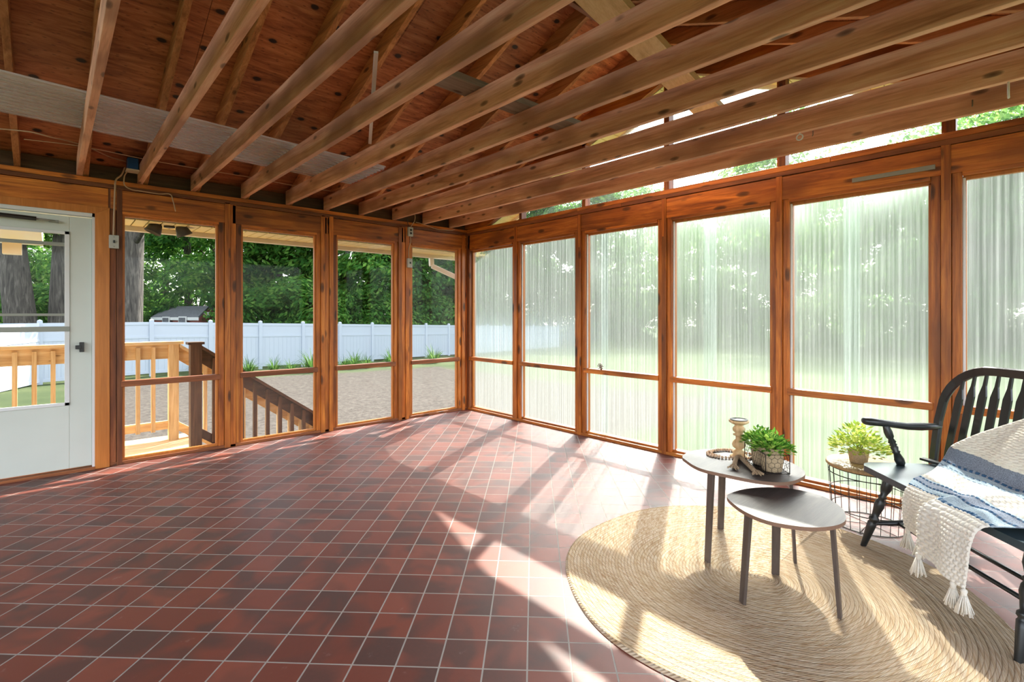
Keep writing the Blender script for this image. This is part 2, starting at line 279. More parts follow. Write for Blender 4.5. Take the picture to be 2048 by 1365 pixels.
def groundmat():
    m,t=newmat('yard_ground'); tc=N(t,'ShaderNodeTexCoord'); sp=N(t,'ShaderNodeSeparateXYZ'); t.links.new(tc.outputs['Object'],sp.inputs[0])
    n=N(t,'ShaderNodeTexNoise',ins={'Scale':.5,'Detail':3.0}); t.links.new(tc.outputs['Object'],n.inputs['Vector'])
    f=N(t,'ShaderNodeTexNoise',ins={'Scale':9.0,'Detail':8.0,'Roughness':.85}); t.links.new(tc.outputs['Object'],f.inputs['Vector'])
    gr=ramp(t,[(.3,(.030,.048,.020)),(.5,(.058,.080,.034)),(.72,(.12,.14,.06))]); t.links.new(math_(t,'ADD',math_(t,'MULTIPLY',f.outputs[0],.5),math_(t,'MULTIPLY',n.outputs[0],.5)),gr.inputs[0])
    gv=ramp(t,[(.38,(.030,.026,.022)),(.62,(.105,.094,.08))]); t.links.new(f.outputs[0],gv.inputs[0])
    # gravel yard inside x -3.6..9, y .3..13.8
    wob=math_(t,'MULTIPLY_ADD',n.outputs[0],1.6,-.8)
    def inside(v,lo,hi):
        a=N(t,'ShaderNodeMapRange',ins={1:lo-.3,2:lo+.3}); t.links.new(math_(t,'ADD',v,wob),a.inputs[0])
        b=N(t,'ShaderNodeMapRange',ins={1:hi-.3,2:hi+.3,3:1.0,4:0.0}); t.links.new(math_(t,'ADD',v,wob),b.inputs[0])
        return math_(t,'MULTIPLY',a.outputs[0],b.outputs[0])
    k=math_(t,'MULTIPLY',inside(sp.outputs[0],-3.7,8.5),inside(sp.outputs[1],-.4,13.4))
    c=mixc(t,k,gr.outputs[0],gv.outputs[0])
    finish(t,principled(t,c,.95,bump=f.outputs[0],bs=.4,dist=.03,Specular_IOR_Level=.1)); return m
M['ground']=groundmat()
M['yarn']=plain('cream_yarn',(.72,.68,.60),.95,.08,150,Specular_IOR_Level=.1)
M['denim']=plain('grey_denim_weave',(.22,.25,.31),.95,.5,260,Specular_IOR_Level=.1)
M['paleblue']=plain('pale_blue_weave',(.34,.42,.48),.95,.35,300,Specular_IOR_Level=.1)
M['navy']=plain('navy_stitch',(.02,.08,.17),.9)
M['teal']=plain('blue_sheen_seat',(.035,.06,.075),.3,Specular_IOR_Level=.7)  # black seat tinted so the light blue sheen is in its colour
# ------------------------------------------------------------------ mesh helper
class MB:
    def __init__(s): s.v=[]; s.f=[]; s.m=[]; s.sm=[]; s.uv=None
    def add(s,vs,fs,mi=0,smooth=False):
        o=len(s.v); s.v+= [tuple(v) for v in vs]; s.f+=[tuple(i+o for i in f) for f in fs]; s.m+=[mi]*len(fs); s.sm+=[smooth]*len(fs); return s
    def box(s,x0,x1,y0,y1,z0,z1,mi=0,bev=0.0):
        if x0>x1:x0,x1=x1,x0
        if y0>y1:y0,y1=y1,y0
        if z0>z1:z0,z1=z1,z0
        return s.hexa([(x0,y0,z0),(x1,y0,z0),(x1,y1,z0),(x0,y1,z0),(x0,y0,z1),(x1,y0,z1),(x1,y1,z1),(x0,y1,z1)],mi)
    def hexa(s,p,mi=0): return s.add(p,[(3,2,1,0),(4,5,6,7),(0,1,5,4),(1,2,6,5),(2,3,7,6),(3,0,4,7)],mi)
    def beam(s,p0,p1,w,h,up=(0,0,1),mi=0,w1=None,h1=None):
        p0=Vector(p0);p1=Vector(p1);d=(p1-p0).normalized();up=Vector(up)
        r=d.cross(up).normalized();u=r.cross(d).normalized()
        w1=w if w1 is None else w1;h1=h if h1 is None else h1
        q=[]
        for p,a,b in((p0,w,h),(p1,w1,h1)):
            q+=[p-r*a/2-u*b/2,p+r*a/2-u*b/2,p+r*a/2+u*b/2,p-r*a/2+u*b/2]
        return s.add(q,[(0,1,2,3),(7,6,5,4),(0,4,5,1),(1,5,6,2),(2,6,7,3),(3,7,4,0)],mi)
    def tube(s,pts,r,n=8,mi=0,closed=False,smooth=True):
        pts=[Vector(p) for p in pts];k=len(pts);rs=r if isinstance(r,(list,tuple)) else [r]*k
        rings=[];prev=None
        for i,p in enumerate(pts):
            if closed: d=pts[(i+1)%k]-pts[i-1]
            else: d=pts[min(i+1,k-1)]-pts[max(i-1,0)]
            d.normalize()
            if prev is None:
                a=Vector((0,0,1)) if abs(d.z)<.9 else Vector((1,0,0)); x=d.cross(a).normalized()
            else:
                x=(prev-d*prev.dot(d)).normalized()
            prev=x;y=d.cross(x)
            rings.append([p+(x*math.cos(2*PI*j/n)+y*math.sin(2*PI*j/n))*rs[i] for j in range(n)])
        vs=[v for ring in rings for v in ring];fs=[]
        for i in range(k if closed else k-1):
            a=i*n;b=((i+1)%k)*n
            for j in range(n): fs.append((a+j,a+(j+1)%n,b+(j+1)%n,b+j))
        if not closed: fs+= [tuple(range(n))[::-1],tuple((k-1)*n+j for j in range(n))]
        return s.add(vs,fs,mi,smooth)
    def lathe(s,prof,c=(0,0,0),n=24,mi=0,M4=None,smooth=True):
        vs=[];fs=[];c=Vector(c)
        for r,z in prof:
            for j in range(n):
                v=Vector((r*math.cos(2*PI*j/n),r*math.sin(2*PI*j/n),z)); v=(M4@v if M4 else v)+c; vs.append(v)
        for i in range(len(prof)-1):
            for j in range(n): fs.append((i*n+j,i*n+(j+1)%n,(i+1)*n+(j+1)%n,(i+1)*n+j))
        fs+=[tuple(range(n))[::-1],tuple((len(prof)-1)*n+j for j in range(n))]
        return s.add(vs,fs,mi,smooth)
    def prism(s,poly,z0,z1,mi=0,mside=None):
        n=len(poly);vs=[(x,y,z0) for x,y in poly]+[(x,y,z1) for x,y in poly]
        s.add(vs,[tuple(range(n))[::-1],tuple(range(n,2*n))],mi)
        return s.add(vs,[(i,(i+1)%n,n+(i+1)%n,n+i) for i in range(n)],mi if mside is None else mside)
    def build(s,name,mats,parent=None,bevel=0,collection=None,solid=0):
        me=bpy.data.meshes.new(name)
        off=Vector((0,0,0))
        if parent is not None:
            p=parent
            while p is not None: off=off+p.location; p=p.parent
        me.from_pydata([tuple(Vector(v)-off) for v in s.v],[],s.f); me.validate()
        if not isinstance(mats,(list,tuple)): mats=[mats]
        for m in mats: me.materials.append(m)
        if len(me.polygons)==len(s.m):
            me.polygons.foreach_set('material_index',s.m); me.polygons.foreach_set('use_smooth',s.sm)
        if s.uv: 
            l=me.uv_layers.new(name='UVMap')
            for lp in me.loops: l.data[lp.index].uv=s.uv[lp.vertex_index]
        me.update()
        o=bpy.data.objects.new(name,me); sc.collection.objects.link(o)
        if parent is not None: o.parent=parent
        if bevel: b=o.modifiers.new('bevel','BEVEL'); b.width=bevel; b.segments=2; b.limit_method='ANGLE'
        if solid: b=o.modifiers.new('thickness','SOLIDIFY'); b.thickness=solid
        return o
def empty(name,loc):
    o=bpy.data.objects.new(name,None); o.empty_display_size=.1; o.location=loc; sc.collection.objects.link(o); return o
def tag(o,label,cat,group=None,kind=None):
    if label: o['label']=label
    if cat: o['category']=cat
    if group: o['group']=group
    if kind: o['kind']=kind
    return o
def thing(name,loc,label,cat,group=None): return tag(empty(name,loc),label,cat,group)
def struct(o,label=None): o['kind']='structure'; 
def sroot(name,loc,label,cat):
    o=tag(empty(name,loc),label,cat); o['kind']='structure'; return o
S39=.39
def rz(y): return 2.28-S39*y if y>-3.06 else 2.28+S39*3.06*2+S39*y      # rafter underside height
# ------------------------------------------------------------------ floor
XL,YB=-7.2,-6.14
f=MB().box(XL,.14,YB-.3,.12,-.14,0).build('floor',M['tile']); tag(f,'dark red quarry tile floor laid on the diagonal with pale joints','floor',kind='structure')
# ------------------------------------------------------------------ wall left (clear windows, door)
wl=sroot('wall_left',(-2,.05,0),'stained timber stud wall holding the white door and four clear windows','wall')
D=.10 # wall depth
A_open=[(-3.705,-2.979),(-2.78,-2.045),(-1.818,-1.105),(-.863,-.152)]
def boards_post(x0,x1,axis,zt,name,parent,n=None,z0=0):
    """a built-up post: several boards side by side with dark joints; axis tells which way x0..x1 runs"""
    n=n or max(3,round((x1-x0)/.045)); wdt=(x1-x0)/n
    mb=MB()
    for i in range(n):
        a=x0+i*wdt+.0015; b=x0+(i+1)*wdt-.0015; pr=[.0,.012,.004,.015,.0][i%5] if 0<i<n-1 else -.006
        if axis=='x': mb.box(a,b,-pr,D-.012,z0,zt)
        else: mb.box(-pr,D-.012,a,b,z0,zt)
    return mb.build(name,M['cedar_z'],parent,bevel=.002)
ZP0,ZP1=2.347,2.42
for (a,b) in [(-2.979,-2.78),(-2.045,-1.818),(-1.105,-.863)]:
    boards_post(a,b,'x',2.36,'post',wl)
o=MB().box(-3.789,-3.748,0,D,0,2.36).box(-3.745,-3.707,-.008,D,0,2.36).build('post',M['cedar_dark_z'],wl,bevel=.002)
# header boards between posts and plates
for (a,b) in [(-5.2,-3.80),(-3.785,-2.882),(-2.86,-1.935),(-1.925,-.985),(-.975,-.02)]:
    MB().box(a,b,-.004,D,2.165 if a>-5 else 2.18,2.343).build('header',M['cedar_x'],wl,bevel=.002)
for x in (-3.79,-2.871,-1.93,-.98):
    MB().box(x-.009,x+.009,-.002,D,2.165,2.345).build('header_joint_strip',M['cedar_dark_z'],wl)
MB().box(XL,.0,-.012,D,ZP0,ZP0+.034).build('top_plate',M['cedar_dark_x'],wl,bevel=.002)
MB().box(XL,.0,-.006,D,ZP0+.036,ZP1).build('top_plate',M['cedar_x'],wl,bevel=.002)
MB().box(-3.79,.0,-.004,D,0,.028).build('sill_plate',M['cedar_dark_x'],wl,bevel=.003)
MB().box(XL,-5.0,0,D,0,2.347).build('wall_board',M['cedar_z'],wl)
MB().box(-7.2,.0,.062,D,2.42,2.545).build('gap_shade_board',M['raildark'],wl)  # added dark board painting in the black shade above the plate
# windows of the left wall
def window_A(i,x0,x1,label):
    r=sroot('window_%d'%i,((x0+x1)/2,.05,.03),label,'window')
    st=MB();t_=.018
    st.box(x0,x0+t_,.02,.05,.05,2.13).box(x1-t_,x1,.02,.05,.05,2.13).box(x0,x1,.02,.05,2.125,2.145).box(x0,x1,.02,.05,.028,.05)
    st.build('stop_moulding',M['orange_trim'],r,bevel=.002)
    MB().box(x0-.002,x1+.002,-.006,.02,2.142,2.166).build('head_casing',M['cedar_x'],r,bevel=.002)
    MB().box(x0-.012,x1+.012,-.012,.055,.662,.712).build('middle_rail',M['cedar_dark_x'],r,bevel=.003)
    MB().box(x0+.002,x1-.002,.054,.058,.70,2.14).build('upper_pane',M['glass'] if i<4 else M['screen'],r)
    MB().box(x0+.002,x1-.002,.054,.058,.04,.68).build('lower_pane',M['screen'],r)
wl_names=['clear window beside the white door, looking on the deck railing and shed','clear window above the descending stair railing, second from the door','clear window third from the door, looking on gravel and fence','narrow clear window at the corner, downspout showing outside']
for i,(a,b) in enumerate(A_open): window_A(i+1,a,b,wl_names[i])
# corner post
c=boards_post(-.15,-.0,'x',2.36,'corner_post',wl,n=3)
# ------------------------------------------------------------------ wall right (corrugated fibreglass windows), gable
wr=sroot('wall_right',(.05,-3,0),'stained timber stud wall filled with frosted corrugated panels under a glazed gable','wall')
B_open=[(-.054,-.891),(-1.033,-1.888),(-2.032,-2.893),(-3.036,-3.885),(-4.023,-4.86),(-5.013,-5.86)]
for i in range(5):
    boards_post(B_open[i+1][0],B_open[i][1],'y',2.36,'post',wr,n=3)
boards_post(-6.05,-5.86,'y',2.36,'post',wr,n=3)
MB().box(-.004,D,-.05,0,0,2.36).box(-.016,D,-.024,-.001,0,2.36).build('corner_post',M['cedar_dark_z'],wr)
ys=[-.005,-.96,-1.96,-2.96,-3.95,-4.94,-6.0]
for a,b in zip(ys[:-1],ys[1:]):
    MB().box(-.004,D,b+.012,a-.012,2.165,2.343).build('header',M['cedar_y'],wr,bevel=.002)
for y in ys[1:-1]:
    MB().box(-.014,D,y-.0115,y+.0115,2.0,2.345).build('header_joint_strip',M['cedar_z'],wr)
MB().box(-.016,D,-2.5,0,2.347,2.381).box(-.016,D,-6.1,-2.503,2.347,2.381).build('top_plate',M['cedar_dark_y'],wr,bevel=.002)
MB().box(-.010,D,-1.93,0,2.383,2.425).box(-.010,D,-4.3,-1.933,2.383,2.425).box(-.010,D,-6.1,-4.303,2.383,2.425).build('top_plate',M['cedar_y'],wr,bevel=.002)
MB().box(-.01,D,-6.1,0,0,.028).box(.03,D,-6.1,0,.028,.045).build('sill_plate',M['cedar_y'],wr,bevel=.003)
import math as _m
def frost_mesh(y0,y1,z0,z1,x=.075):
    """corrugated sheet with real waves"""
    n=max(8,int((y0-y1)/.008)); mb=MB();vs=[];fs=[]
    for i in range(n+1):
        y=y0+(y1-y0)*i/n; dx=.0015*math.sin(2*PI*y/.032)
        vs+=[(x+dx,y,z0),(x+dx,y,z1)]
    for i in range(n): fs.append((2*i,2*i+1,2*i+3,2*i+2))
    mb.add(vs,fs,0,True); return mb
B_lab=['narrow frosted corrugated window nearest the corner','frosted corrugated window second from the corner','frosted corrugated window with a small knob on its rail','frosted corrugated window behind the taller table','wide frosted corrugated window behind the wire basket table','frosted corrugated window behind the black bench back']
for i,(y0,y1) in enumerate(B_open):
    r=sroot('window_%d'%(5+i),(.05,(y0+y1)/2,.04),B_lab[i],'window')
    st=MB();t_=.016
    st.box(.04,.07,y0,y0-t_,.05,2.13).box(.04,.07,y1,y1+t_,.05,2.13).box(.04,.07,y0,y1,2.12,2.145)
    st.build('stop_moulding',M['orange_trim'],r,bevel=.002)
    if i: MB().box(.028,.04,y0,y0-.012,.05,2.13).build('weather_strip',M['white'],r)
    MB().box(-.006,.04,y0,y1,2.142,2.166).build('head_casing',M['cedar_y'],r,bevel=.002)
    MB().box(-.012,.066,y0+.012,y1-.012,.668,.716).build('middle_rail',M['cedar_y'],r,bevel=.003)
    frost_mesh(y0,y1,.70,2.14).build('upper_panel',M['frost'],r)
    frost_mesh(y0,y1,.04,.68).build('lower_panel',M['frost'],r)
    lap={2:(-2.185,-2.27),3:(-3.30,-3.415),4:(-4.36,-4.46)}.get(i)
    if lap:
        frost_mesh(lap[0],lap[1],.70,2.14,.083).build('panel_lap',M['frost'],r); frost_mesh(lap[0],lap[1],.04,.68,.083).build('panel_lap',M['frost'],r)
# gable studs and transoms
gst=[-1.04,-2.015,-2.99,-3.975,-4.96]
for y in gst:
    MB().box(.0,D-.02,y-.022,y+.022,2.425,rz(y)+.04).build('gable_stud',M['cedar_dark_z'],wr)
    MB().box(.03,D-.02,y+.022,y+.05,2.425,rz(y)+.03).build('gable_stud',M['cedar_z'],wr)
ed=[-.36,-1.04,-2.015,-2.99,-3.975,-4.96,-5.75]
tl=['low triangular gable pane nearest the corner','gable pane above the second and third frosted windows','tall gable pane left of the ridge','tall gable pane behind the pale sloping plank','gable pane above the wide frosted window','low triangular gable pane at the far right']
for i in range(6):
    a,b=ed[i],ed[i+1]
    pts=[(.06,a,2.425),(.06,b,2.425),(.06,b,max(rz(b)+.02,2.43)),(.06,a,max(rz(a)+.02,2.43))]
    if a>-3.06>b: pts.insert(3,(.06,-3.06,rz(-3.06)))
    r=sroot('window_%d'%(11+i),(.06,(a+b)/2,2.425),tl[i],'window')
    MB().add(pts,[tuple(range(len(pts)))]).build('pane',M['transom'],r)
# ------------------------------------------------------------------ ceiling deck, two slopes, with overhangs
OH=.30
RL=.16   # the inner rafters sit this much higher than the rake boards
def slope(y0,y1,x0,x1,t=.018,lift=.145+.16):
    def z(y): return rz(y)+lift
    return MB().hexa([(x0,y0,z(y0)),(x1,y0,z(y0)),(x1,y1,z(y1)),(x0,y1,z(y1)),(x0,y0,z(y0)+t),(x1,y0,z(y0)+t),(x1,y1,z(y1)+t),(x0,y1,z(y1)+t)])
ce=sroot('ceiling',(-3,-3,2.4),'red brown plywood roof sheathing above the rafters','ceiling')
k=0
for (ya,yb) in [(.5,-.75),(-.753,-1.97),(-1.973,-3.058)]:
    xs=XL+(0 if k%2 else -.2)
    for (xa,xb) in ([(-7.2,-4.6),(-4.597,-2.2),(-2.197,OH)] if k%2==0 else [(-7.2,-5.8),(-5.797,-3.4),(-3.397,-.98),(-.977,OH)]):
        slope(yb,ya,xa,xb).build('plywood_sheet',M['plywood'],ce)
    k+=1
for (ya,yb) in [(-3.062,-4.27),(-4.273,-5.49),(-5.493,-6.6)]:
    for (xa,xb) in [(-7.2,-4.8),(-4.797,-2.4),(-2.397,OH)]:
        slope(yb,ya,xa,xb).build('plywood_sheet',M['plywood'],ce)
MB().hexa([(-7.2,-6.6,rz(-6.6)+.33),(OH,-6.6,rz(-6.6)+.33),(OH,-3.06,rz(-3.06)+.33),(-7.2,-3.06,rz(-3.06)+.33),(-7.2,-6.6,rz(-6.6)+.34),(OH,-6.6,rz(-6.6)+.34),(OH,-3.06,rz(-3.06)+.34),(-7.2,-3.06,rz(-3.06)+.34)]).hexa([(-7.2,-3.06,rz(-3.06)+.33),(OH,-3.06,rz(-3.06)+.33),(OH,.5,rz(.5)+.33),(-7.2,.5,rz(.5)+.33),(-7.2,-3.06,rz(-3.06)+.34),(OH,-3.06,rz(-3.06)+.34),(OH,.5,rz(.5)+.34),(-7.2,.5,rz(.5)+.34)]).build('roof_shingles',M['shingle'],ce)
# ridge board
o=MB().box(-7.2,.1,-3.082,-3.044,3.50,3.79); o=o.build('ridge_board',M['cedar_dark_x']); tag(o,'dark ridge board running along the peak of the roof','beam')
# ------------------------------------------------------------------ joists and rafters
JX=[-.29,-.70,-1.125,-1.55,-1.955,-2.35,-2.77,-3.19,-3.585,-3.985,-4.39,-4.80,-5.2]
ordn=['first','second','third','fourth','fifth','sixth','seventh','eighth','ninth','tenth']
jl={0:'dark ceiling joist closest to the frosted window wall',1:'brown ceiling joist with a screw ring, second from the frosted window wall',9:'pale ceiling joist farthest left, over the white door',8:'pale ceiling joist ending beside the blue junction box'}
for i,x in enumerate(JX[:10]):
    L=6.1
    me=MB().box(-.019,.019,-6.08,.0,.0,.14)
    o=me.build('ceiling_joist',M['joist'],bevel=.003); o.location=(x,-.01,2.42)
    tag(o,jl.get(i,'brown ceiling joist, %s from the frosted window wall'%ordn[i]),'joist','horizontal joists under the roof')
for i,x in enumerate(JX):
    dx=-.042 if x<-.4 else -.042
    if i>11: continue
    xx=x+.041
    a=math.atan(S39)
    h=.145*math.cos(a)
    def raf(y0,y1,x_):
        mb=MB(); p=[(x_-.019,y0,rz(y0)+RL),(x_+.019,y0,rz(y0)+RL),(x_+.019,y1,rz(y1)+RL),(x_-.019,y1,rz(y1)+RL)]
        q=[(a_,b_,c_+.143) for a_,b_,c_ in p]; mb.hexa(p+q); return mb
    lab='roof rafter, %s from the frosted wall on the window side slope'
    nm=ordn[i] if i<10 else ['eleventh','twelfth','thirteenth'][i-10]
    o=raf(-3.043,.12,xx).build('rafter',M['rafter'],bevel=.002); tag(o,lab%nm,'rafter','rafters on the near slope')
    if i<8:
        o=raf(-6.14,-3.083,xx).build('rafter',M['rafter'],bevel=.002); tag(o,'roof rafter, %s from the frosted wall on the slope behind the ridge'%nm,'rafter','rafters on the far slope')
# rake rafters on the gable wall
for y0,y1,n_ in ((-3.043,.1,'left'),(-6.14,-3.083,'right')):
    p=[(.0,y0,rz(y0)-.0),(.06,y0,rz(y0)-.0),(.06,y1,rz(y1)-.0),(.0,y1,rz(y1)-.0)]
    o=MB().hexa(p+[(a_,b_,c_+.303) for a_,b_,c_ in p]).build('rake_rafter',M['cedar_y']); tag(o,'orange rafter on top of the gable studs, %s of the ridge'%n_,'rafter')
# rake soffit and fascia (cream metal)
ro=sroot('trim_1',(.2,-3,2.4),'cream ribbed soffit and fascia of the gable overhang','trim')
for (y0,y1) in ((-3.06,.5),(-6.6,-3.06)):
    n=int((y1-y0)/.1)
    mb=MB()
    for kx in range(n):
        a=y0+(y1-y0)*kx/n; b=y0+(y1-y0)*(kx+1)/n-.009
        za,zb=rz(a+1e-4),rz(b-1e-4)
        if a<-3.06: za,zb=rz(a),rz(b)
        p=[(.10,a,za+.02),(OH,a,za+.02),(OH,b,zb+.02),(.10,b,zb+.02)]
        mb.hexa(p+[(u_,v_,w_+.012) for u_,v_,w_ in p])
    mb.build('ribbed_soffit',M['soffit'],ro)
    a,b=y0,y1; za,zb=(rz(a+1e-4) if a>-3.1 else rz(a)),(rz(b-1e-4) if b<-3 else rz(b))
    p=[(OH,a,za-.02),(OH+.02,a,za-.02),(OH+.02,b,zb-.02),(OH,b,zb-.02)]
    MB().hexa(p+[(u_,v_,w_+.36) for u_,v_,w_ in p]).build('rake_fascia',M['fascia'],ro)
# eave soffit, fascia, gutter
eo=sroot('trim_2',(-3,.3,2.1),'cream ribbed eave soffit with fascia above the clear windows','trim')
mb=MB();x=-7.2
while x<OH: mb.box(x,x+.090,.10,.50,2.12,2.13); mb.box(x+.090,x+.10,.10,.50,2.138,2.142); x+=.10
mb.build('ribbed_soffit',M['soffit'],eo)
MB().box(-7.2,OH,.50,.52,2.075,2.40).build('fascia',M['fascia'],eo)
# siding strip outside the top of wall so that light does not leak above header
MB().box(-7.2,.1,D,D+.01,2.13,2.54).build('frieze_board',M['fascia'],eo)
gt=thing('gutter',(-3,.56,2.08),'cream gutter along the eave outside the clear windows','gutter')
prof=[(.52,2.20),(.52,2.085),(.575,2.075),(.62,2.12),(.63,2.20),(.62,2.20),(.61,2.125),(.57,2.085),(.53,2.095),(.53,2.20)]
n=len(prof); MB().add([(-7.2,y,z) for y,z in prof]+[(.34,y,z) for y,z in prof],[(i,(i+1)%n,n+(i+1)%n,n+i) for i in range(n)]).build('gutter_channel',M['fascia'],gt)
dsp=thing('downspout',(.12,.35,-.8),'cream downspout bending from the gutter outside the corner window','downspout')
mb=MB(); P=[(-.20,.58,2.09),(-.20,.57,1.97),(.11,.36,1.80),(.11,.36,1.70)]
for a,b in zip(P[:-1],P[1:]): mb.beam(a,b,.062,.075,up=(.3,1,.1))
mb.build('elbow',M['fascia'],dsp,bevel=.01)
MB().box(.08,.145,.325,.40,-.95,1.73).build('pipe',M['fascia'],dsp,bevel=.01)
# ------------------------------------------------------------------ items in the roof space
# corrugated plastic sheet lying on the joists
vs=[];fs=[];n=176;Yn,Yf=-1.72,-1.0
mb=MB()
for i in range(n+1):
    y=Yn+(Yf-Yn)*i/n; z=2.58+.017*math.sin(2*PI*i/n*11)
    vs+=[(-6.2,y-.03,z),(-1.97,y+.33,z+.005)]
for i in range(n): fs.append((2*i,2*i+1,2*i+3,2*i+2))
mb.add(vs,fs,0,True); mb.uv=[(0,(i//2)/n*11) for i in range(len(vs))]; o=mb.build('plastic_sheet',M['roofsheet'],solid=.0015); tag(o,'long clear corrugated plastic sheet lying across the joists','plastic sheet')
o=MB().beam((-2.95,-3.10,2.60),(-2.395,-1.93,2.565),.022,.012).build('white_stick',M['white']); tag(o,'thin white stick laid across the joists in the roof space','stick')
o=MB().box(-2.6,-1.30,-3.22,-3.06,2.562,2.60).build('grey_board',M['greyboard'],bevel=.002); tag(o,'weathered grey board laid flat across the joists','board')
# pale sloping plank from ridge to the gable wall
pl=MB(); A=[Vector((-.03,-3.60,2.86)),Vector((-.03,-3.80,2.86)),Vector((-1.9,-3.60,3.50)),Vector((-1.9,-3.38,3.50))]
a0,a1,b1,b0=Vector((-.03,-3.42,2.84)),Vector((-.03,-3.63,2.84)),Vector((-1.75,-3.50,3.40)),Vector((-1.75,-3.24,3.40))
up=Vector((.05,0,.045)); pl.hexa([b0,a0,a1,b1,b0+up,a0+up,a1+up,b1+up]); o=pl.build('brace_plank',M['brace']); tag(o,'pale new plank sloping from the ridge to the gable wall','plank')
# wires
def wirething(name,pts,r,mat,label,cat='cable',group=None):
    # smooth with catmull-rom
    P=[Vector(p) for p in pts];out=[]
    for i in range(len(P)-1):
        p0=P[max(i-1,0)];p1=P[i];p2=P[i+1];p3=P[min(i+2,len(P)-1)]
        for k in range(6):
            t=k/6; out.append(.5*((2*p1)+(p2-p0)*t+(2*p0-5*p1+4*p2-p3)*t*t+(3*p1-p0-3*p2+p3)*t**3))
    out.append(P[-1]); b=MB().tube(out,r,6)
    o=b.build(name,mat); return tag(o,label,cat,group)
CAMV=Vector((-4.15,-5.42,1.28)); YAW=math.radians(42.5)
def onplane(px,py,axis,val):
    F=Vector((math.sin(YAW),math.cos(YAW),0));R=Vector((math.cos(YAW),-math.sin(YAW),0))
    r=F+R*((px-1024)/1004)+Vector((0,0,(630-py)/1004)); t=(val-CAMV[axis])/r[axis]; return CAMV+r*t
jb=thing('junction_box',(-3.635,-.10,2.50),'blue junction box with cream cover hanging on a joist','junction box')
MB().box(-3.685,-3.61,-.16,-.06,2.505,2.60).build('blue_box',M['blue'],jb,bevel=.004)
MB().box(-3.692,-3.603,-.167,-.053,2.492,2.505).build('cover_plate',M['cream'],jb,bevel=.002)
wirething('cable',[onplane(250,335,1,-.05),onplane(243,350,1,-.03),onplane(232,360,1,-.025),onplane(230,380,1,-.03),onplane(228,430,1,-.02),onplane(227,472,1,-.02)],.007,M['cable'],'tan cable running from the blue box down to the wall switch')
wirething('cable',[onplane(258,340,1,-.10),onplane(249,352,1,-.07),onplane(249,370,1,-.05),onplane(262,379,1,-.04),onplane(285,383,1,-.03),onplane(318,388,1,-.03),onplane(340,389,1,-.04),onplane(346,402,1,-.05),onplane(351,423,1,-.06)],.005,M['cable'],'loose cable end hanging above the first clear window')
wirething('cable',[onplane(0,258,2,2.59),onplane(60,264,2,2.59),onplane(100,274,2,2.58),onplane(140,283,2,2.60),onplane(180,296,2,2.60),onplane(220,314,2,2.58),onplane(262,326,2,2.58)],.005,M['cable'],'slack cable coming from the left to the blue box')
wirething('cable',[(-4.3,-.36,2.55),(-3.98,-.34,2.575),(-3.6,-.30,2.57),(-3.2,-.28,2.57),(-2.8,-.27,2.575),(-2.4,-.26,2.57),(-1.95,-.25,2.58)],.003,M['cable'],'thin cable strung along the joists close to the window wall')
def swplate(x,z,label,outlet=False):
    s_=thing('wall_switch' if not outlet else 'wall_outlet',(x,-.02,z),label,'switch' if not outlet else 'outlet')
    cp_=MB().box(x-.033,x+.033,-.045,-.012,z-.056,z+.056).build('cover_plate',M['plate'],s_,bevel=.004)
    if outlet:
        for dz in(-.02,.02): MB().lathe([(.014,0),(.014,.006)],(x,-.043,z+dz),12,M4=Matrix.Rotation(PI/2,4,'X')).build('socket',M['blackmetal'],cp_)
    else:
        MB().box(x-.006,x+.006,-.056,-.045,z-.010,z+.012).build('toggle',M['blackmetal'],cp_)
        for dz in(-.04,.04): MB().lathe([(.004,0),(.004,.003)],(x,-.045,z+dz),8,M4=Matrix.Rotation(PI/2,4,'X')).build('screw',M['greymetal'],cp_)
swplate(-3.765,1.895,'grey toggle switch plate beside the white door')
swplate(-.905,2.30,'grey double outlet on the header near the corner',True)
swplate(-.915,1.915,'grey toggle switch plate on the post near the corner')
wirething('cable',[(-.905,-.03,2.24),(-.90,-.03,2.18),(-.925,-.03,2.1),(-.93,-.03,2.03),(-.925,-.03,1.97)],.005,M['cable'],'short cable between the outlet and the switch near the corner')
wirething('cable',[(-.90,-.03,2.355),(-.885,-.04,2.39),(-.86,-.05,2.43),(-.855,-.06,2.48),(-.87,-.07,2.52)],.005,M['cable'],'cable rising from the corner outlet into the roof')
wirething('cable',[(-.925,-.03,2.355),(-.945,-.04,2.40),(-.96,-.05,2.46)],.004,M['blackmetal'],'dark cable stub above the corner outlet')
wirething('cable',[(-.84,-.05,2.425),(-.70,-.04,2.41),(-.52,-.035,2.375),(-.42,-.035,2.378),(-.30,-.04,2.385),(-.25,-.05,2.40)],.004,M['cable'],'tan cable trailing along the top plate toward the corner')
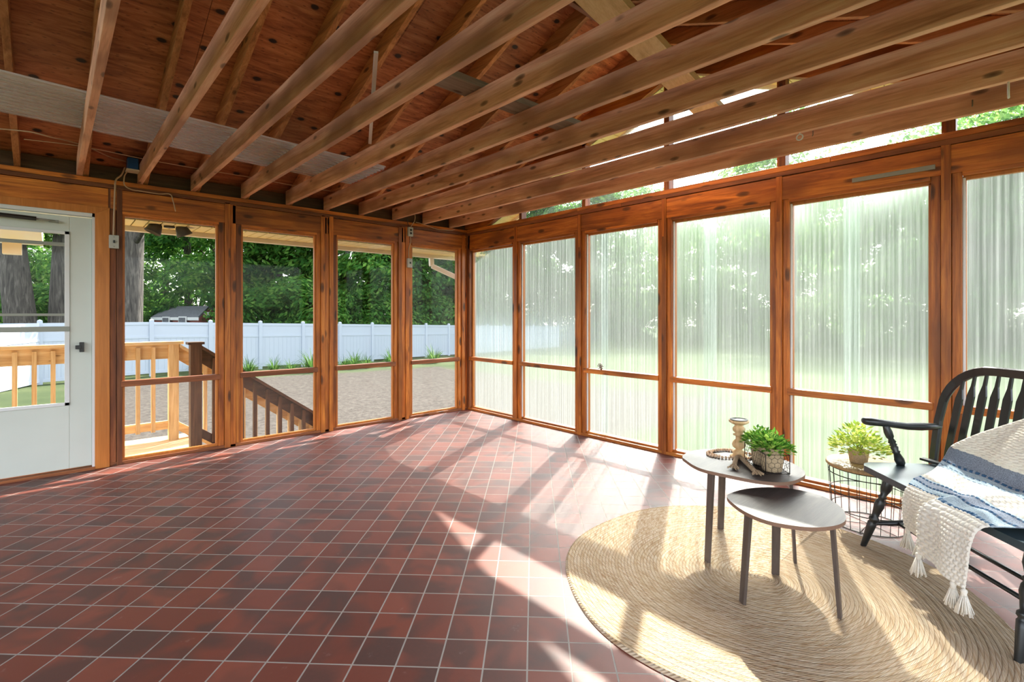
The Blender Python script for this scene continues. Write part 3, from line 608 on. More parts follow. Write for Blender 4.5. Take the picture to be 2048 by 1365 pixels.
# grey track on right wall, knob, ring, hooks
o=MB().box(-.016,-.004,-4.885,-4.435,2.207,2.237).build('metal_track',M['greymetal'],bevel=.003); tag(o,'grey metal track screwed above the wide frosted window','metal track')
kn=MB()
for j in range(7):
    a=2*PI*j/7; kn.tube([(-.03+.0*j,-2.26+.012*math.cos(a),.755+.012*math.sin(a)+.0),(-.042,-2.26+.028*math.cos(a),.755+.028*math.sin(a)),(-.03,-2.26+.03*math.cos(a+.5),.755+.03*math.sin(a+.5))],.005,6)
kn.lathe([(.002,0),(.014,.004),(.016,.012),(.008,.02),(.001,.022)],(-.02,-2.26,.755),12,M4=Matrix.Rotation(-PI/2,4,'Y')); kn.tube([(-.02,-2.26,.716),(-.02,-2.26,.75)],.008,8)
o=kn.build('ornate_knob',M['crystal']); tag(o,'small ornate metal knob standing on the middle rail','knob')
rg=MB(); rg.tube([(-.70+.0,-4.32+.018*math.cos(a),2.392+.018*math.sin(a)) for a in [2*PI*j/20 for j in range(20)]],.004,6,closed=True).tube([(-.70,-4.32,2.41),(-.70,-4.32,2.45)],.004,6)
o=rg.build('screw_ring',M['white']); tag(o,'white screw ring under the second joist','hook')
for (x,y,l_) in ((-.70,-5.25,'near the right edge of the ceiling'),):
    o=MB().tube([(x,y,2.43),(x,y,2.36),(x+.012,y,2.345),(x+.02,y,2.355)],.005,6).build('ceiling_hook',M['white']); tag(o,'white hook hanging from the second joist '+l_,'hook')
for px,py in ((1945,207),(1626,267)):
    p=onplane(px,py,0,-.31); o=MB().tube([(p.x,p.y,p.z+.02),(p.x,p.y,p.z-.01),(p.x-.012,p.y,p.z-.02)],.003,6).build('ceiling_hook',M['greymetal']); tag(o,'tiny metal hook in the joist nearest the frosted wall, %s of the screw ring'%('far right' if px>1800 else 'just right'),'hook')
# ------------------------------------------------------------------ storm door
dr=sroot('door_1',(-4.35,.03,0),'white storm door with a large window and black latch','door')
dx0,dx1=-4.80,-3.905; gx0,gx1=-4.70,-4.045; gz0,gz1=.545,1.955
fr=MB(); fr.box(dx0,gx0,.015,.055,.03,2.08).box(gx1,dx1,.015,.055,.03,2.08).box(gx0,gx1,.015,.055,.03,gz0).box(gx0,gx1,.015,.055,gz1,2.08)
leaf_=fr.build('door_leaf',M['doorwhite'],dr,bevel=.004)
gm=MB(); gm.box(gx1-.03,gx1+.0,.005,.02,gz0,gz1).box(gx0,gx1,.005,.02,gz0,gz0+.025).box(gx0,gx1,.005,.02,gz1-.025,gz1).box(gx0,gx0+.03,.005,.02,gz0,gz1)
gm.build('glazing_frame',M['white'],dr,bevel=.002)
MB().box(gx0,gx1,.0,.03,1.145,1.185).box(gx0,gx1,.01,.03,1.27,1.29).box(gx0,gx1,.008,.03,1.835,1.862).build('sash_bar',M['greymetal'],dr,bevel=.002)
MB().box(gx0,gx1,.034,.038,gz0,gz1).build('glass',M['glass'],dr)
MB().box(-4.01,-3.975,-.03,.012,1.0,1.03).box(-3.985,-3.955,-.016,.015,.975,1.055).build('latch',M['blackmetal'],leaf_,bevel=.003)
clo=MB().tube([(-4.75,-.03,2.045),(-4.24,-.03,2.03)],.016,10).build('closer_tube',M['blackmetal'],dr)
MB().tube([(-4.24,-.03,2.03),(-4.13,-.015,2.027)],.007,6).box(-4.17,-4.11,-.02,.016,2.018,2.036).build('closer_bracket',M['greymetal'],clo)
# frame
dfm=MB(); dfm.box(-3.905,-3.888,-.012,D,0,2.12).box(-4.9,-3.888,-.012,D,2.09,2.12).box(-4.9,-4.80,-.012,D,0,2.12); dfm.build('door_frame',M['white'],dr)
MB().hexa([(-3.888,-.02,0),(-3.792,-.02,0),(-3.792,.0,0),(-3.888,.0,0),(-3.888,-.02,2.12),(-3.792,-.02,2.18),(-3.792,.0,2.18),(-3.888,.0,2.12)]).build('door_casing',M['orange_trim'],dr,bevel=.002)
MB().hexa([(-5.0,-.02,2.12),(-3.888,-.02,2.12),(-3.888,0,2.12),(-5.0,0,2.12),(-5.0,-.02,2.18),(-3.792,-.02,2.18),(-3.792,0,2.18),(-5.0,0,2.18)]).box(-3.888,-3.792,0,D,0,2.18).build('door_casing',M['orange_trim'],dr,bevel=.002)
MB().box(-4.9,-3.888,-.03,D,0,.022).build('threshold',M['cedar_dark_x'],dr)
# ------------------------------------------------------------------ outdoors: ground
nG=40;mb=MB();vs=[];fs=[]
def gz(x,y): return -.72-.012*max(0,min(60,(x+.8*y)))-.10*min(1,max(0,(x-1)/3))
X0,X1,Y0,Y1=-40,90,-60,90
for i in range(nG+1):
    for j in range(nG+1):
        # finer near the house
        u=i/nG;v=j/nG; x=X0+(X1-X0)*u; y=Y0+(Y1-Y0)*v; vs.append((x,y,gz(x,y)))
for i in range(nG):
    for j in range(nG): a=i*(nG+1)+j; fs.append((a,a+nG+1,a+nG+2,a+1))
mb.add(vs,fs,0,True); o=mb.build('ground',M['ground']); tag(o,'yard of grey gravel by the porch and sunlit grass beyond','ground',kind='structure')
# deck
dk=thing('deck',(-4.2,.6,-.1),'sunlit wooden deck landing outside the white door','deck')
mb=MB();y=.13
while y<1.3: mb.box(-6.5,-3.02,y,y+.135,-.12,-.085); y+=.14
mb.build('deck_boards',M['deckwood'],dk); MB().box(-6.5,-3.02,1.22,1.26,-.34,-.12).box(-3.06,-3.02,.13,1.26,-.34,-.12).build('rim_board',M['deckwood'],dk)
mb=MB()
for i,x in enumerate((-2.75,-2.48,-2.21,-1.94,-1.67)):
    z=-.26-.165*i; mb.box(x-.29,x+.02 if False else x,.62,1.12,z-.035,z)
mb.build('stair_tread',M['deckwood'],dk)
MB().hexa([(-3.02,.6,-.42),(-1.6,.6,-1.35),(-1.6,.63,-1.35),(-3.02,.63,-.42),(-3.02,.6,-.14),(-1.6,.6,-1.0),(-1.6,.63,-1.0),(-3.02,.63,-.14)]).build('stair_stringer',M['deckwood'],dk)
rl=thing('deck_railing',(-4.5,1.16,-.08),'pale timber railing along the far side of the deck','railing')
MB().box(-6.5,-3.08,1.09,1.22,.955,.99).build('cap_rail',M['deckwood'],rl,bevel=.004)
MB().box(-6.5,-3.20,1.17,1.205,.80,.955).build('upper_rail',M['deckwood'],rl); MB().box(-6.5,-3.20,1.17,1.205,.03,.12).build('lower_rail',M['deckwood'],rl)
for i in range(20):
    x=-3.35-.132*i; MB().box(x-.018,x+.018,1.13,1.168,.02,.93).build('baluster',M['deckwood_z'],rl)
MB().box(-3.215,-3.125,1.10,1.19,-.12,.955).build('post',M['deckwood_z'],rl)
MB().box(-5.4,-5.31,1.10,1.19,-.12,.955).build('post',M['deckwood_z'],rl)
def stair_rail(y,x0,label,mt,mz,post):
    r=thing('stair_railing',(x0,y,-.1),label,'railing'); sl=.72
    z0=.96
    zz=lambda x:z0-sl*(x-x0)
    x1=-1.35
    def par(xa,xb,ya,yb,dz0,dz1): return MB().hexa([(xa,ya,zz(xa)+dz0),(xb,ya,zz(xb)+dz0),(xb,yb,zz(xb)+dz0),(xa,yb,zz(xa)+dz0),(xa,ya,zz(xa)+dz1),(xb,ya,zz(xb)+dz1),(xb,yb,zz(xb)+dz1),(xa,yb,zz(xa)+dz1)])
    par(x0,x1,y-.07,y+.07,-.035,0).build('cap_rail',mt,r); par(x0,x1,y+.02,y+.055,-.18,-.035).build('upper_rail',mt,r); par(x0,x1,y+.02,y+.055,-.96,-.86).build('lower_rail',mt,r)
    x=x0+.12
    while x<x1: MB().box(x-.018,x+.018,y-.02,y+.018,zz(x)-.93,zz(x)-.05).build('baluster',mz,r); x+=.132
    if post:
        _p=MB().box(x0-.10,x0-.0,y-.05,y+.05,-.12,.975); po_=_p.build('post',mz,r); MB().box(x0-.125,x0+.02,y-.07,y+.07,.975,1.0).build('post_cap',mt,po_)
    MB().box(x1-.05,x1+.04,y-.045,y+.045,-1.2,zz(x1)).build('post',mz,r)
stair_rail(.6,-3.01,'dark stained handrail with painted-in shade descending the steps nearest the windows',M['raildark'],M['railshade_z'],True)
stair_rail(1.14,-3.12,'pale handrail descending the far side of the steps',M['deckwood'],M['deckwood_z'],False)
# flood light
fl=thing('flood_light',(-3.33,.28,2.12),'bronze twin head flood light under the eave','outdoor light')
MB().lathe([(.045,0),(.045,.015)],(-3.33,.28,2.105),16).build('base_plate',M['lampmetal'],fl)
for sx in(-1,1):
    Mx=Matrix.Rotation(sx*.42,4,'Y'); c=Vector((-3.335+sx*.085,.27,2.14))
    MB().lathe([(.028,0),(.045,-.02),(.058,-.06),(.070,-.105),(.066,-.107),(.05,-.06),(.02,-.03)],c,20,M4=Mx.inverted()).build('lamp_head',M['lampmetal'],fl)
# fence
def fp(k):
    F=Vector((math.sin(YAW),math.cos(YAW),0));R=Vector((math.cos(YAW),-math.sin(YAW),0))
    p=CAMV+F*(17.41+1.592*k)+R*(-12.5+1.087*k); return Vector((p.x,p.y,0))
def ftop(k): return 1.05-.047*max(k,0)
fpost=[];fence=thing('vinyl_fence',fp(3)+Vector((0,0,-.9)),'long white vinyl privacy fence across the back of the yard','fence')
ks=[-1.5]+list(range(-1,0))+list(range(0,16))
for ki,k in enumerate(ks):
    p=fp(k);zt=ftop(k); _f=MB().box(p.x-.065,p.x+.065,p.y-.065,p.y+.065,zt-1.95,zt+.02); fo_=_f.build('fence_post',M['vinyl'],fence)
    MB().lathe([(.09,0),(.09,.03),(.06,.05),(.0,.07)],(p.x,p.y,zt+.02),4,M4=Matrix.Rotation(PI/4,4,'Z'),smooth=False).build('post_cap',M['vinyl'],fo_)
def fpanel(a,b,za,zb,parent):
    d=(b-a).normalized(); mb=MB()
    def seg(s0,s1,l0,l1,th):
        q0=a.lerp(b,s0);q1=a.lerp(b,s1); z0=za+(zb-za)*s0; z1=za+(zb-za)*s1; n_=Vector((-d.y,d.x,0))*th/2
        P=[q0-n_+Vector((0,0,z0+l0)),q1-n_+Vector((0,0,z1+l0)),q1+n_+Vector((0,0,z1+l0)),q0+n_+Vector((0,0,z0+l0))]
        Q=[v+Vector((0,0,l1-l0)) for v in P]; mb.hexa(P+Q)
    seg(0,1,-.12,-.02,.05); seg(0,1,-.58,-.50,.05); seg(0,1,-1.80,-1.70,.05); seg(0,1,-.50,-.12,.02)
    n=10
    for i in range(n): seg(i/n+.004,(i+1)/n-.004,-1.70,-.58,.022)
    seg(0,1,-1.70,-.58,.012)
    mb.build('fence_panel',M['vinyl'],parent)
for k0,k1 in zip(ks[:-1],ks[1:]): fpanel(fp(k0),fp(k1),ftop(k0),ftop(k1),fence)
fe2=thing('fence_gate',fp(-1.5)+Vector((-1,-1,-.9)),'white vinyl fence wing seen through the door glass','fence')
a=fp(-1.5); b=onplane(-60,800,2,-.80); b=Vector((b.x,b.y,0)); fpanel(a,b,1.05,1.02,fe2)
fe3=thing('vinyl_fence',fp(-5)+Vector((0,0,-.9)),'white vinyl fence continuing behind the gate wing','fence')
for k0,k1 in ((-7.5,-6),(-6,-4.5),(-4.5,-3),(-3,-1.55)): fpanel(fp(k0),fp(k1),1.05,1.05,fe3)
# shed
def pcam(px,py,d):
    F=Vector((math.sin(YAW),math.cos(YAW),0));R=Vector((math.cos(YAW),-math.sin(YAW),0))
    return CAMV+(F+R*((px-1024)/1004)+Vector((0,0,(630-py)/1004)))*d
sh=thing('shed',(1.6,30,-.9),'brick shed with grey roof showing above the fence','shed')
e0=pcam(308,636,29);e1=pcam(397,636,25.5); r0=pcam(342,616,31.5); r1=pcam(417,616,27.5); e2=pcam(446,636,28)
dn=Vector((0,0,-2.2))
bk=e0+(e2-e1)
MB().hexa([e0+dn,e1+dn,e2+dn,bk+dn,e0,e1,e2,bk]).add([e1,e2,r1],[(0,1,2)]).add([e0,bk,r0],[(0,2,1)]).build('brick_wall',M['brick'],sh)
up=Vector((0,0,.10)); ov=(e0-e1).normalized()*.25; dw=(e1-r1).normalized()*.2
MB().hexa([e0+ov+dw,e1-ov*.3+dw,r1-ov*.3,r0+ov,e0+ov+dw+up,e1-ov*.3+dw+up,r1-ov*.3+up,r0+ov+up]).hexa([r0+ov,r1-ov*.3,e2-ov*.3,bk+ov,r0+ov+up,r1-ov*.3+up,e2-ov*.3+up,bk+ov+up]).build('roof',M['shingle'],sh)
MB().beam(e0+ov+dw*1.05,e1-ov*.3+dw*1.05,.05,.16).build('gutter',M['white'],sh)
q=pcam(412,629,26.5); MB().box(q.x-.18,q.x+.18,q.y-.05,q.y+.05,q.z-.1,q.z+.12).build('vent',M['white'],sh)
for px in (332,365):
    q=pcam(px,643,28.6-(px-308)/89*3.5-.15); dd=(e1-e0).normalized()
    wf_=MB().beam(q-dd*.45,q+dd*.45,.06,.5).build('window_frame',M['white'],sh)
    MB().beam(q-dd*.36-Vector((.03,.05,0)),q+dd*.36-Vector((.03,.05,0)),.05,.38).build('window_glass',M['shingle'],wf_)
# ------------------------------------------------------------------ trees
def crown_mesh(name,seed,n,rx,rz_,zc,leaf,mat,layers=60,flat=.6):
    rnd=random.Random(seed);vs=[];fs=[]
    blobs=[]
    for i in range(layers):
        a=rnd.uniform(0,2*PI);h=rnd.uniform(-1,1);rr=math.sqrt(max(0,1-h*h))*rnd.uniform(.45,1)
        blobs.append((rx*rr*math.cos(a),rx*rr*math.sin(a),zc+rz_*h,rnd.uniform(.26,.46)*rx))
    for i in range(n):
        bx,by,bz,br=blobs[rnd.randrange(layers)]
        a=rnd.uniform(0,2*PI);u=rnd.uniform(-.5,1);q=math.sqrt(1-min(1,u*u));rr=br*rnd.uniform(.75,1.08)
        c=Vector((bx+rr*q*math.cos(a),by+rr*q*math.sin(a),bz+rr*u*flat))
        nrm=Vector((math.cos(a)*q+rnd.uniform(-.7,.7),math.sin(a)*q+rnd.uniform(-.7,.7),u+.5+rnd.uniform(-.5,.5))).normalized()
        x=nrm.cross(Vector((rnd.random(),rnd.random(),rnd.random()+.01))).normalized();y=nrm.cross(x);s=leaf*rnd.uniform(.6,1.3)
        o=len(vs); vs+=[c-x*s,c-y*s*.45,c+x*s,c+y*s*.45]; fs.append((o,o+1,o+2,o+3))
    me=bpy.data.meshes.new(name); me.from_pydata([tuple(v) for v in vs],[],fs); me.materials.append(mat); return me
def trunk_mesh(name,h,r,seed,lean=0):
    rnd=random.Random(seed); mb=MB(); pts=[];rs=[];n=14
    for i in range(n+1):
        t=i/n; pts.append((lean*t*h+.12*math.sin(3*t+seed),.1*math.sin(4*t+seed*2),h*t)); rs.append(r*(1.35 if i==0 else 1.12 if i==1 else 1)*(1-.45*t))
    mb.tube(pts,rs,18)
    for k in range(6):
        t=.48+.1*k; i=int(t*n); p=Vector(pts[i]); a=k*2.3+seed; L=h*.28
        mb.tube([p,p+Vector((math.cos(a)*L*.5,math.sin(a)*L*.5,L*.35)),p+Vector((math.cos(a)*L,math.sin(a)*L,L*.8))],[r*.24,r*.15,r*.06],8)
    me=bpy.data.meshes.new(name); me.from_pydata(mb.v,[],mb.f); me.materials.append(M['bark']); me.polygons.foreach_set('use_smooth',[True]*len(me.polygons)); return me
CR={'dark':[crown_mesh('dark_crown_%d'%i,i,20000,3.3,6.8,6.4,.16,M['leaf_dark']) for i in range(2)],
    'mid':[crown_mesh('mid_crown_%d'%i,10+i,18000,3.6,6.4,6.2,.17,M['leaf_mid']) for i in range(2)],
    'pale':[crown_mesh('pale_crown',20,16000,4.2,6.2,6.2,.17,M['leaf_pale'],70)],
    'sparse':[crown_mesh('sparse_crown',25,9000,4.2,3.6,9.2,.16,M['leaf_pale'],60)],
    'shrub':[crown_mesh('shrub_crown',30,9000,2.6,1.9,1.9,.12,M['leaf_mid'],40)]}
TR=[trunk_mesh('trunk_a',9,.22,1),trunk_mesh('trunk_b',11,.42,5),trunk_mesh('trunk_c',11,.62,9,-.06)]
def tree(kind,loc,label,scale=1,rot=0,trunk=0,v=0,group='trees beyond the fence',cat='tree',name=None):
    r=tag(empty(name or ('tree' if kind!='shrub' else 'shrub'),loc),label,cat,group)
    r.rotation_euler=(0,0,rot); r.scale=(scale,)*3
    me=CR[kind]; 
    c=bpy.data.objects.new('crown',me[v%len(me)]); sc.collection.objects.link(c); c.parent=r
    if trunk is not None:
        q=bpy.data.objects.new('trunk',TR[trunk]); sc.collection.objects.link(q); q.parent=r
    return r
def gp(px,depth,dz=0):
    p=pcam(px,630,depth); return (p.x,p.y,gz(p.x,p.y)-.1+dz)
row=[ # px, depth, kind, scale, label
 (250,34,'mid',1.0,'mid green tree above the shed roof left end'),
 (330,38,'mid',1.05,'mid green tree behind the shed'),
 (430,33,'dark',1.0,'dark evergreen tree right of the shed'),
 (500,30,'mid',.9,'mid green tree at the left side of the second clear window'),
 (560,29,'dark',1.0,'dark tree filling the middle of the second clear window'),
 (625,31,'dark',1.05,'dark tree at the right side of the second clear window'),
 (690,30,'mid',.95,'mid green tree at the left side of the third clear window'),
 (745,33,'dark',1.1,'dark tree in the middle of the third clear window'),
 (800,34,'dark',1.1,'dark tree behind the post between the third and corner windows'),
 (850,36,'mid',1.05,'mid green tree at the left side of the corner window'),
 (905,38,'dark',1.2,'dark tree behind the downspout'),
 (965,41,'dark',1.2,'dark tree behind the frosted window nearest the corner'),
 (1030,44,'dark',1.2,'dark tree behind the first frosted post'),
 (1100,46,'mid',1.1,'mid green tree blurred behind the second frosted window'),
 (1190,46,'mid',1.1,'mid green tree blurred at the left of the third frosted window'),
 (1275,47,'pale',1.15,'pale tree blurred at the right of the third frosted window'),
 (1400,48,'pale',1.15,'pale tree blurred behind the fourth frosted window'),
 (1500,45,'mid',1.0,'mid green tree blurred at the right of the fourth frosted window'),
 (1640,44,'pale',1.05,'pale tree blurred at the left of the wide frosted window'),
 (1790,36,'mid',.95,'mid green tree blurred at the right of the wide frosted window'),
 (1900,30,'mid',.95,'green tree behind the post left of the bench'),
 (2010,27,'dark',.95,'dark tree behind the bench back'),
 (2120,27,'dark',1.0,'dark tree past the right end of the frosted wall'),
]
for i,(px,d,k,s,l) in enumerate(row): tree(k,gp(px,d),l,s,i*1.3,0,i)
for i,(px,d,k,s,l) in enumerate([(120,40,'mid',1.1,'green tree far behind the two big trunks'),(20,36,'pale',1.0,'pale green tree left of the big trunks'),(-60,34,'mid',1.0,'green tree at the far left behind the door glass'),(190,42,'pale',1.1,'pale green tree behind the orange door casing'),
  (1590,38,'sparse',1.35,'sparse tall tree against the sky above the post left of the wide frosted window'),(1960,30,'sparse',1.2,'sparse branches against the sky at the gable right side')]):
    tree(k,gp(px,d),l,s,i*2.1,0,i)
for i,px in enumerate((1000,1120,1240,1360,1480,1600,1720,1840,1960)):
    tree('mid',gp(px,62),'tall tree in the distant row, %s from the left, blurred by the frosted panels'%ordn[i],1.25,i*1.9,0,i,'distant trees past the lawn')
# low shrub belt closes the wood behind the fence
sx=[(215,30),(300,40),(500,33),(560,28),(600,27),(640,28),(700,29),(760,31),(820,33),(880,36),(940,38),(60,27),(140,28)]
for i,(px,d) in enumerate(sx):
    tree('shrub',gp(px,d),'leafy shrub right behind the fence, %s from the left'%(['second','third','fifth','sixth','seventh','eighth','ninth','tenth','eleventh','twelfth','thirteenth','first','fourth'][i] if False else ['third','fourth','fifth','sixth','seventh','eighth','ninth','tenth','eleventh','twelfth','thirteenth','first','second'][i]),1.1,i*1.7,None,0,'shrubs behind the fence','shrub')
# large single trunks
for px,d,tr_,s,l in ((265,18.5,1,1.0,'thick grey trunk at the left edge of the first clear window'),(52,19,2,.85,'broad furrowed trunk seen through the door glass'),(132,20,1,1.15,'straight thick trunk at the right edge of the door glass'),(372,33,0,1.3,'slim dark trunk above the shed roof')):
    r=thing('tree',gp(px,d),l,'tree','trees beyond the fence'); r.scale=(s,)*3; q=bpy.data.objects.new('trunk',TR[tr_]); sc.collection.objects.link(q); q.parent=r
    c=bpy.data.objects.new('crown',CR['mid'][0] if px>200 else CR['pale'][0]); sc.collection.objects.link(c); c.parent=r; c.location=(0,0,6.5); c.scale=(.8,.8,.7)
# clumps of daylily along the fence
def clump_mesh(seed,n=90,h=.6):
    rnd=random.Random(seed);vs=[];fs=[]
    for i in range(n):
        a=rnd.uniform(0,2*PI);L=h*rnd.uniform(.6,1.2);o=rnd.uniform(0,.12);sp=rnd.uniform(.25,.75);c0=Vector((o*math.cos(a),o*math.sin(a),0));side=Vector((-math.sin(a),math.cos(a),0))
        pp=[]
        for t in (0,.33,.66,1):
            r_=sp*L*t*(1.1 if t<1 else 1.2); z=L*(1.35*t-1.5*t*t*sp*1.15); pp.append((c0+Vector((math.cos(a)*r_,math.sin(a)*r_,z)),.012*(1-t)+.002))
        b=len(vs)
        for p,w_ in pp: vs+= [p-side*w_,p+side*w_]
        for k in range(3): fs.append((b+2*k,b+2*k+1,b+2*k+3,b+2*k+2))
    me=bpy.data.meshes.new('daylily_clump'); me.from_pydata([tuple(v) for v in vs],[],fs); me.materials.append(M['leaf_grass']); return me
cm=[clump_mesh(1),clump_mesh(2,120,.75)]
for i,(px,d,s,l) in enumerate(((497,18.6,1.1,'left end of the fence bed'),(548,19.3,.9,'second window, middle of the bed'),(582,19.6,.9,'second window, right of the middle'),(625,19.4,1.5,'tall clump by the right edge of the second window'),(690,21,1.1,'left part of the third window'),(710,21.4,1.2,'third window, just left of centre'),(733,21.8,1.1,'centre of the third window'),(783,23,1.3,'right edge of the third window'),(868,24.5,1.6,'corner window, under the pale reflection'),(400,18,1.0,'behind the stair handrail'))):
    o=bpy.data.objects.new('daylily_clump',cm[i%2]); sc.collection.objects.link(o); o.location=gp(px,d,.1); o.scale=(s,)*3; o.rotation_euler=(0,0,i); tag(o,'green daylily clump before the fence: '+l,'plant','daylily clumps along the fence')
# ------------------------------------------------------------------ rug
RC=(-1.632,-4.448);RR=.925
mb=MB();nr,na=150,300;vs=[];fs=[];uvs=[]
for i in range(nr+1):
    r=.004+(RR-.004)*i/nr
    for j in range(na):
        a=2*PI*j/na; rr=r*(1+.014*math.sin(3*a+1)*(r/RR)+.008*math.sin(7*a)*(r/RR))
        x=RC[0]+rr*math.cos(a);y=RC[1]+rr*math.sin(a)
        wv=.0035*math.sin(9*x+5*y+2*math.sin(3*y))*math.sin(7*y-3*x)*(1-(r/RR)**3)
        z=.008+max(0,.003+wv)+.0045*abs(math.sin(PI*r/.0155)) if i<nr else .0
        vs.append((x,y,z)); uvs.append((a*r,r))
for i in range(nr):
    for j in range(na): fs.append((i*na+j,(i)*na+(j+1)%na,(i+1)*na+(j+1)%na,(i+1)*na+j))
fs.append(tuple(range(na))[::-1])
mb.add(vs,fs,0,True)
mb.uv=uvs
o=mb.build('jute_rug',M['jute']); tag(o,'round braided jute rug under the two oval tables','rug')
# ------------------------------------------------------------------ nesting tables
def smooth_closed(P,k=5):
    out=[];n=len(P)
    for i in range(n):
        p0,p1,p2,p3=[Vector(P[(i+j-1)%n]) for j in range(4)]
        for q in range(k):
            t=q/k; out.append(.5*((2*p1)+(p2-p0)*t+(2*p0-5*p1+4*p2-p3)*t*t+(3*p1-p0-3*p2+p3)*t**3))
    return out
tall_px=[(1364.6,914),(1372,907),(1386.6,902),(1408.6,899),(1435,898.5),(1470,900.5),(1505,905),(1537,911.5),(1561,918),(1578.5,924),(1596,932.8),(1608,942),(1610.5,949),(1606,954),(1594,960),(1578.5,964),(1555,965.2),(1525.8,963),(1496.5,958.6),(1452.5,949.8),(1408.6,940),(1386.6,931),(1372,921)]
small_px=[(1454.1,994),(1462,986.6),(1489,979),(1525,975.3),(1570,976.7),(1615.5,984.3),(1651.5,995.6),(1683,1015.9),(1692,1034),(1687.6,1045),(1665,1053),(1624.5,1055.5),(1579.4,1051),(1534.3,1042),(1493.8,1026),(1466.7,1008)]
def table(name,pxs,zt,legs,label,legtop):
    P=[onplane(x,y,2,zt) for x,y in pxs]; P=[(p.x,p.y,0) for p in P]; S=smooth_closed(P,4)
    cx=sum(p[0] for p in P)/len(P);cy=sum(p[1] for p in P)/len(P)
    if sum(S[i].x*S[(i+1)%len(S)].y-S[(i+1)%len(S)].x*S[i].y for i in range(len(S)))<0: S=S[::-1]
    r=thing(name,(cx,cy,0),label,'table','nesting tables')
    MB().prism([(p.x,p.y) for p in S],zt-.016,zt,0,1).build('tabletop',[M['tabletop'],M['tableedge']],r,bevel=.002)
    for lx,ly in legs:
        d=Vector((lx-cx,ly-cy,0)); tp=Vector((cx,cy,zt-.017))+d*legtop
        L_=MB().beam((lx,ly,.012),tp,.034,.014,up=d.normalized(),w1=.040,h1=.016).build('leg',M['tableleg'],r,bevel=.002)
    return r
table('nesting_table',tall_px,.49,[(-1.676,-4.201),(-1.236,-4.065),(-1.345,-4.504)],'taller dark oval side table holding the candle holder and potted plants',.90)
table('nesting_table',small_px,.43,[(-1.915,-4.479),(-1.549,-4.483),(-1.72,-4.799)],'lower dark oval side table in front, with an empty top',.86)
# candle holder
ch=thing('candle_holder',(-1.342,-4.218,.49),'turned pale wooden candle holder on the taller oval table','candle holder')
MB().lathe([(.046,0),(.048,.006),(.042,.012),(.030,.016),(.034,.024),(.034,.034),(.017,.040),(.017,.046),(.032,.058),(.036,.072),(.030,.088),(.017,.10),(.017,.118),(.029,.122),(.031,.128),(.018,.133),(.031,.146),(.033,.160),(.024,.172),(.020,.178),(.044,.190),(.052,.196),(.052,.205),(.046,.207)],(-1.342,-4.218,.49),28).build('turned_stem',M['palewood'],ch)
MB().lathe([(.044,.2065),(.046,.211),(.044,.211),(.042,.208)],(-1.342,-4.218,.49),28).build('metal_cup',M['blackmetal'],ch)
# bead garland with tassels
bg_=thing('bead_garland',(-1.39,-4.16,.49),'string of wooden beads with two jute tassels around the candle holder','bead garland')
mb=MB(); P=[(-1.395,-4.225),(-1.43,-4.19),(-1.45,-4.14),(-1.445,-4.095),(-1.405,-4.068),(-1.35,-4.07),(-1.29,-4.10),(-1.265,-4.15),(-1.28,-4.19),(-1.255,-4.24),(-1.30,-4.28),(-1.36,-4.275),(-1.39,-4.24)]
S=smooth_closed([(x,y,0) for x,y in P],12); acc=0;last=None;bd=[]
for p in S:
    if last is None or (p-last).length>.0145: bd.append(p); last=p
for k_,p in enumerate(bd): mb.lathe([(.0,-.008),(.006,-.006),(.008,0),(.006,.006),(.0,.008)],(p.x,p.y,.4985),8)
for p in bd[6:26]: mb.lathe([(.0,-.008),(.006,-.006),(.008,0),(.006,.006),(.0,.008)],(p.x+.018,p.y-.012,.4995),8)
mb.build('beads',M['bead'],bg_)
for path in ([(-1.385,-4.235,.505),(-1.44,-4.245,.51),(-1.50,-4.265,.503),(-1.555,-4.285,.502)],[(-1.39,-4.24,.508),(-1.46,-4.30,.508),(-1.52,-4.35,.504),(-1.575,-4.395,.503)]):
    t_=MB(); Q=[Vector(p) for p in path]
    for off in range(3):
        pts=[]
        for i in range(25):
            s=i/24*3;k=min(int(s),2);p=Q[k].lerp(Q[k+1],s-k);a=i*1.1+off*2*PI/3; d=(Q[-1]-Q[0]).normalized();n_=Vector((-d.y,d.x,0)); pts.append(p+n_*.006*math.cos(a)+Vector((0,0,.006*math.sin(a))))
        t_.tube(pts,.0065,6)
    d=(Q[-1]-Q[-2]).normalized();n_=Vector((-d.y,d.x,0)); rnd=random.Random(3)
    for j in range(46):
        a=rnd.uniform(-1,1);e=Q[-1]+d*rnd.uniform(.035,.062)+n_*a*.03+Vector((0,0,rnd.uniform(-.006,.008))); e.z=max(e.z,.4935)
        m_=Q[-1].lerp(e,.5)+Vector((0,0,rnd.uniform(.003,.012))); t_.tube([Q[-1]+n_*a*.008,m_,e],.0022,4)
    t_.build('tassel',M['rope'],bg_)
# leaf foliage
def foliage(mb,c,rx,ry,h,n,seed,leaf=.022,droop=.3,stems=None):
    rnd=random.Random(seed)
    for i in range(n):
        a=rnd.uniform(0,2*PI);q=math.sqrt(rnd.random()); t=rnd.random()
        p=Vector((c[0]+rx*q*math.cos(a),c[1]+ry*q*math.sin(a),c[2]+h*(1-q**2*.75)*rnd.uniform(.25,1)))
        out=Vector((math.cos(a)*q*1.2+rnd.uniform(-.5,.5),math.sin(a)*q*1.2+rnd.uniform(-.5,.5),rnd.uniform(-.2,.9))).normalized()
        s=leaf*rnd.uniform(.7,1.25); side=out.cross(Vector((rnd.uniform(-.3,.3),rnd.uniform(-.3,.3),1))).normalized(); nn=side.cross(out)
        v=[p,p+out*s*.5+side*s*.36+nn*s*.08,p+out*s*1.15,p+out*s*.5-side*s*.36+nn*s*.08,p+out*s*.55-nn*s*.05]
        mb.add(v,[(0,4,1),(1,4,2),(2,4,3),(3,4,0)])
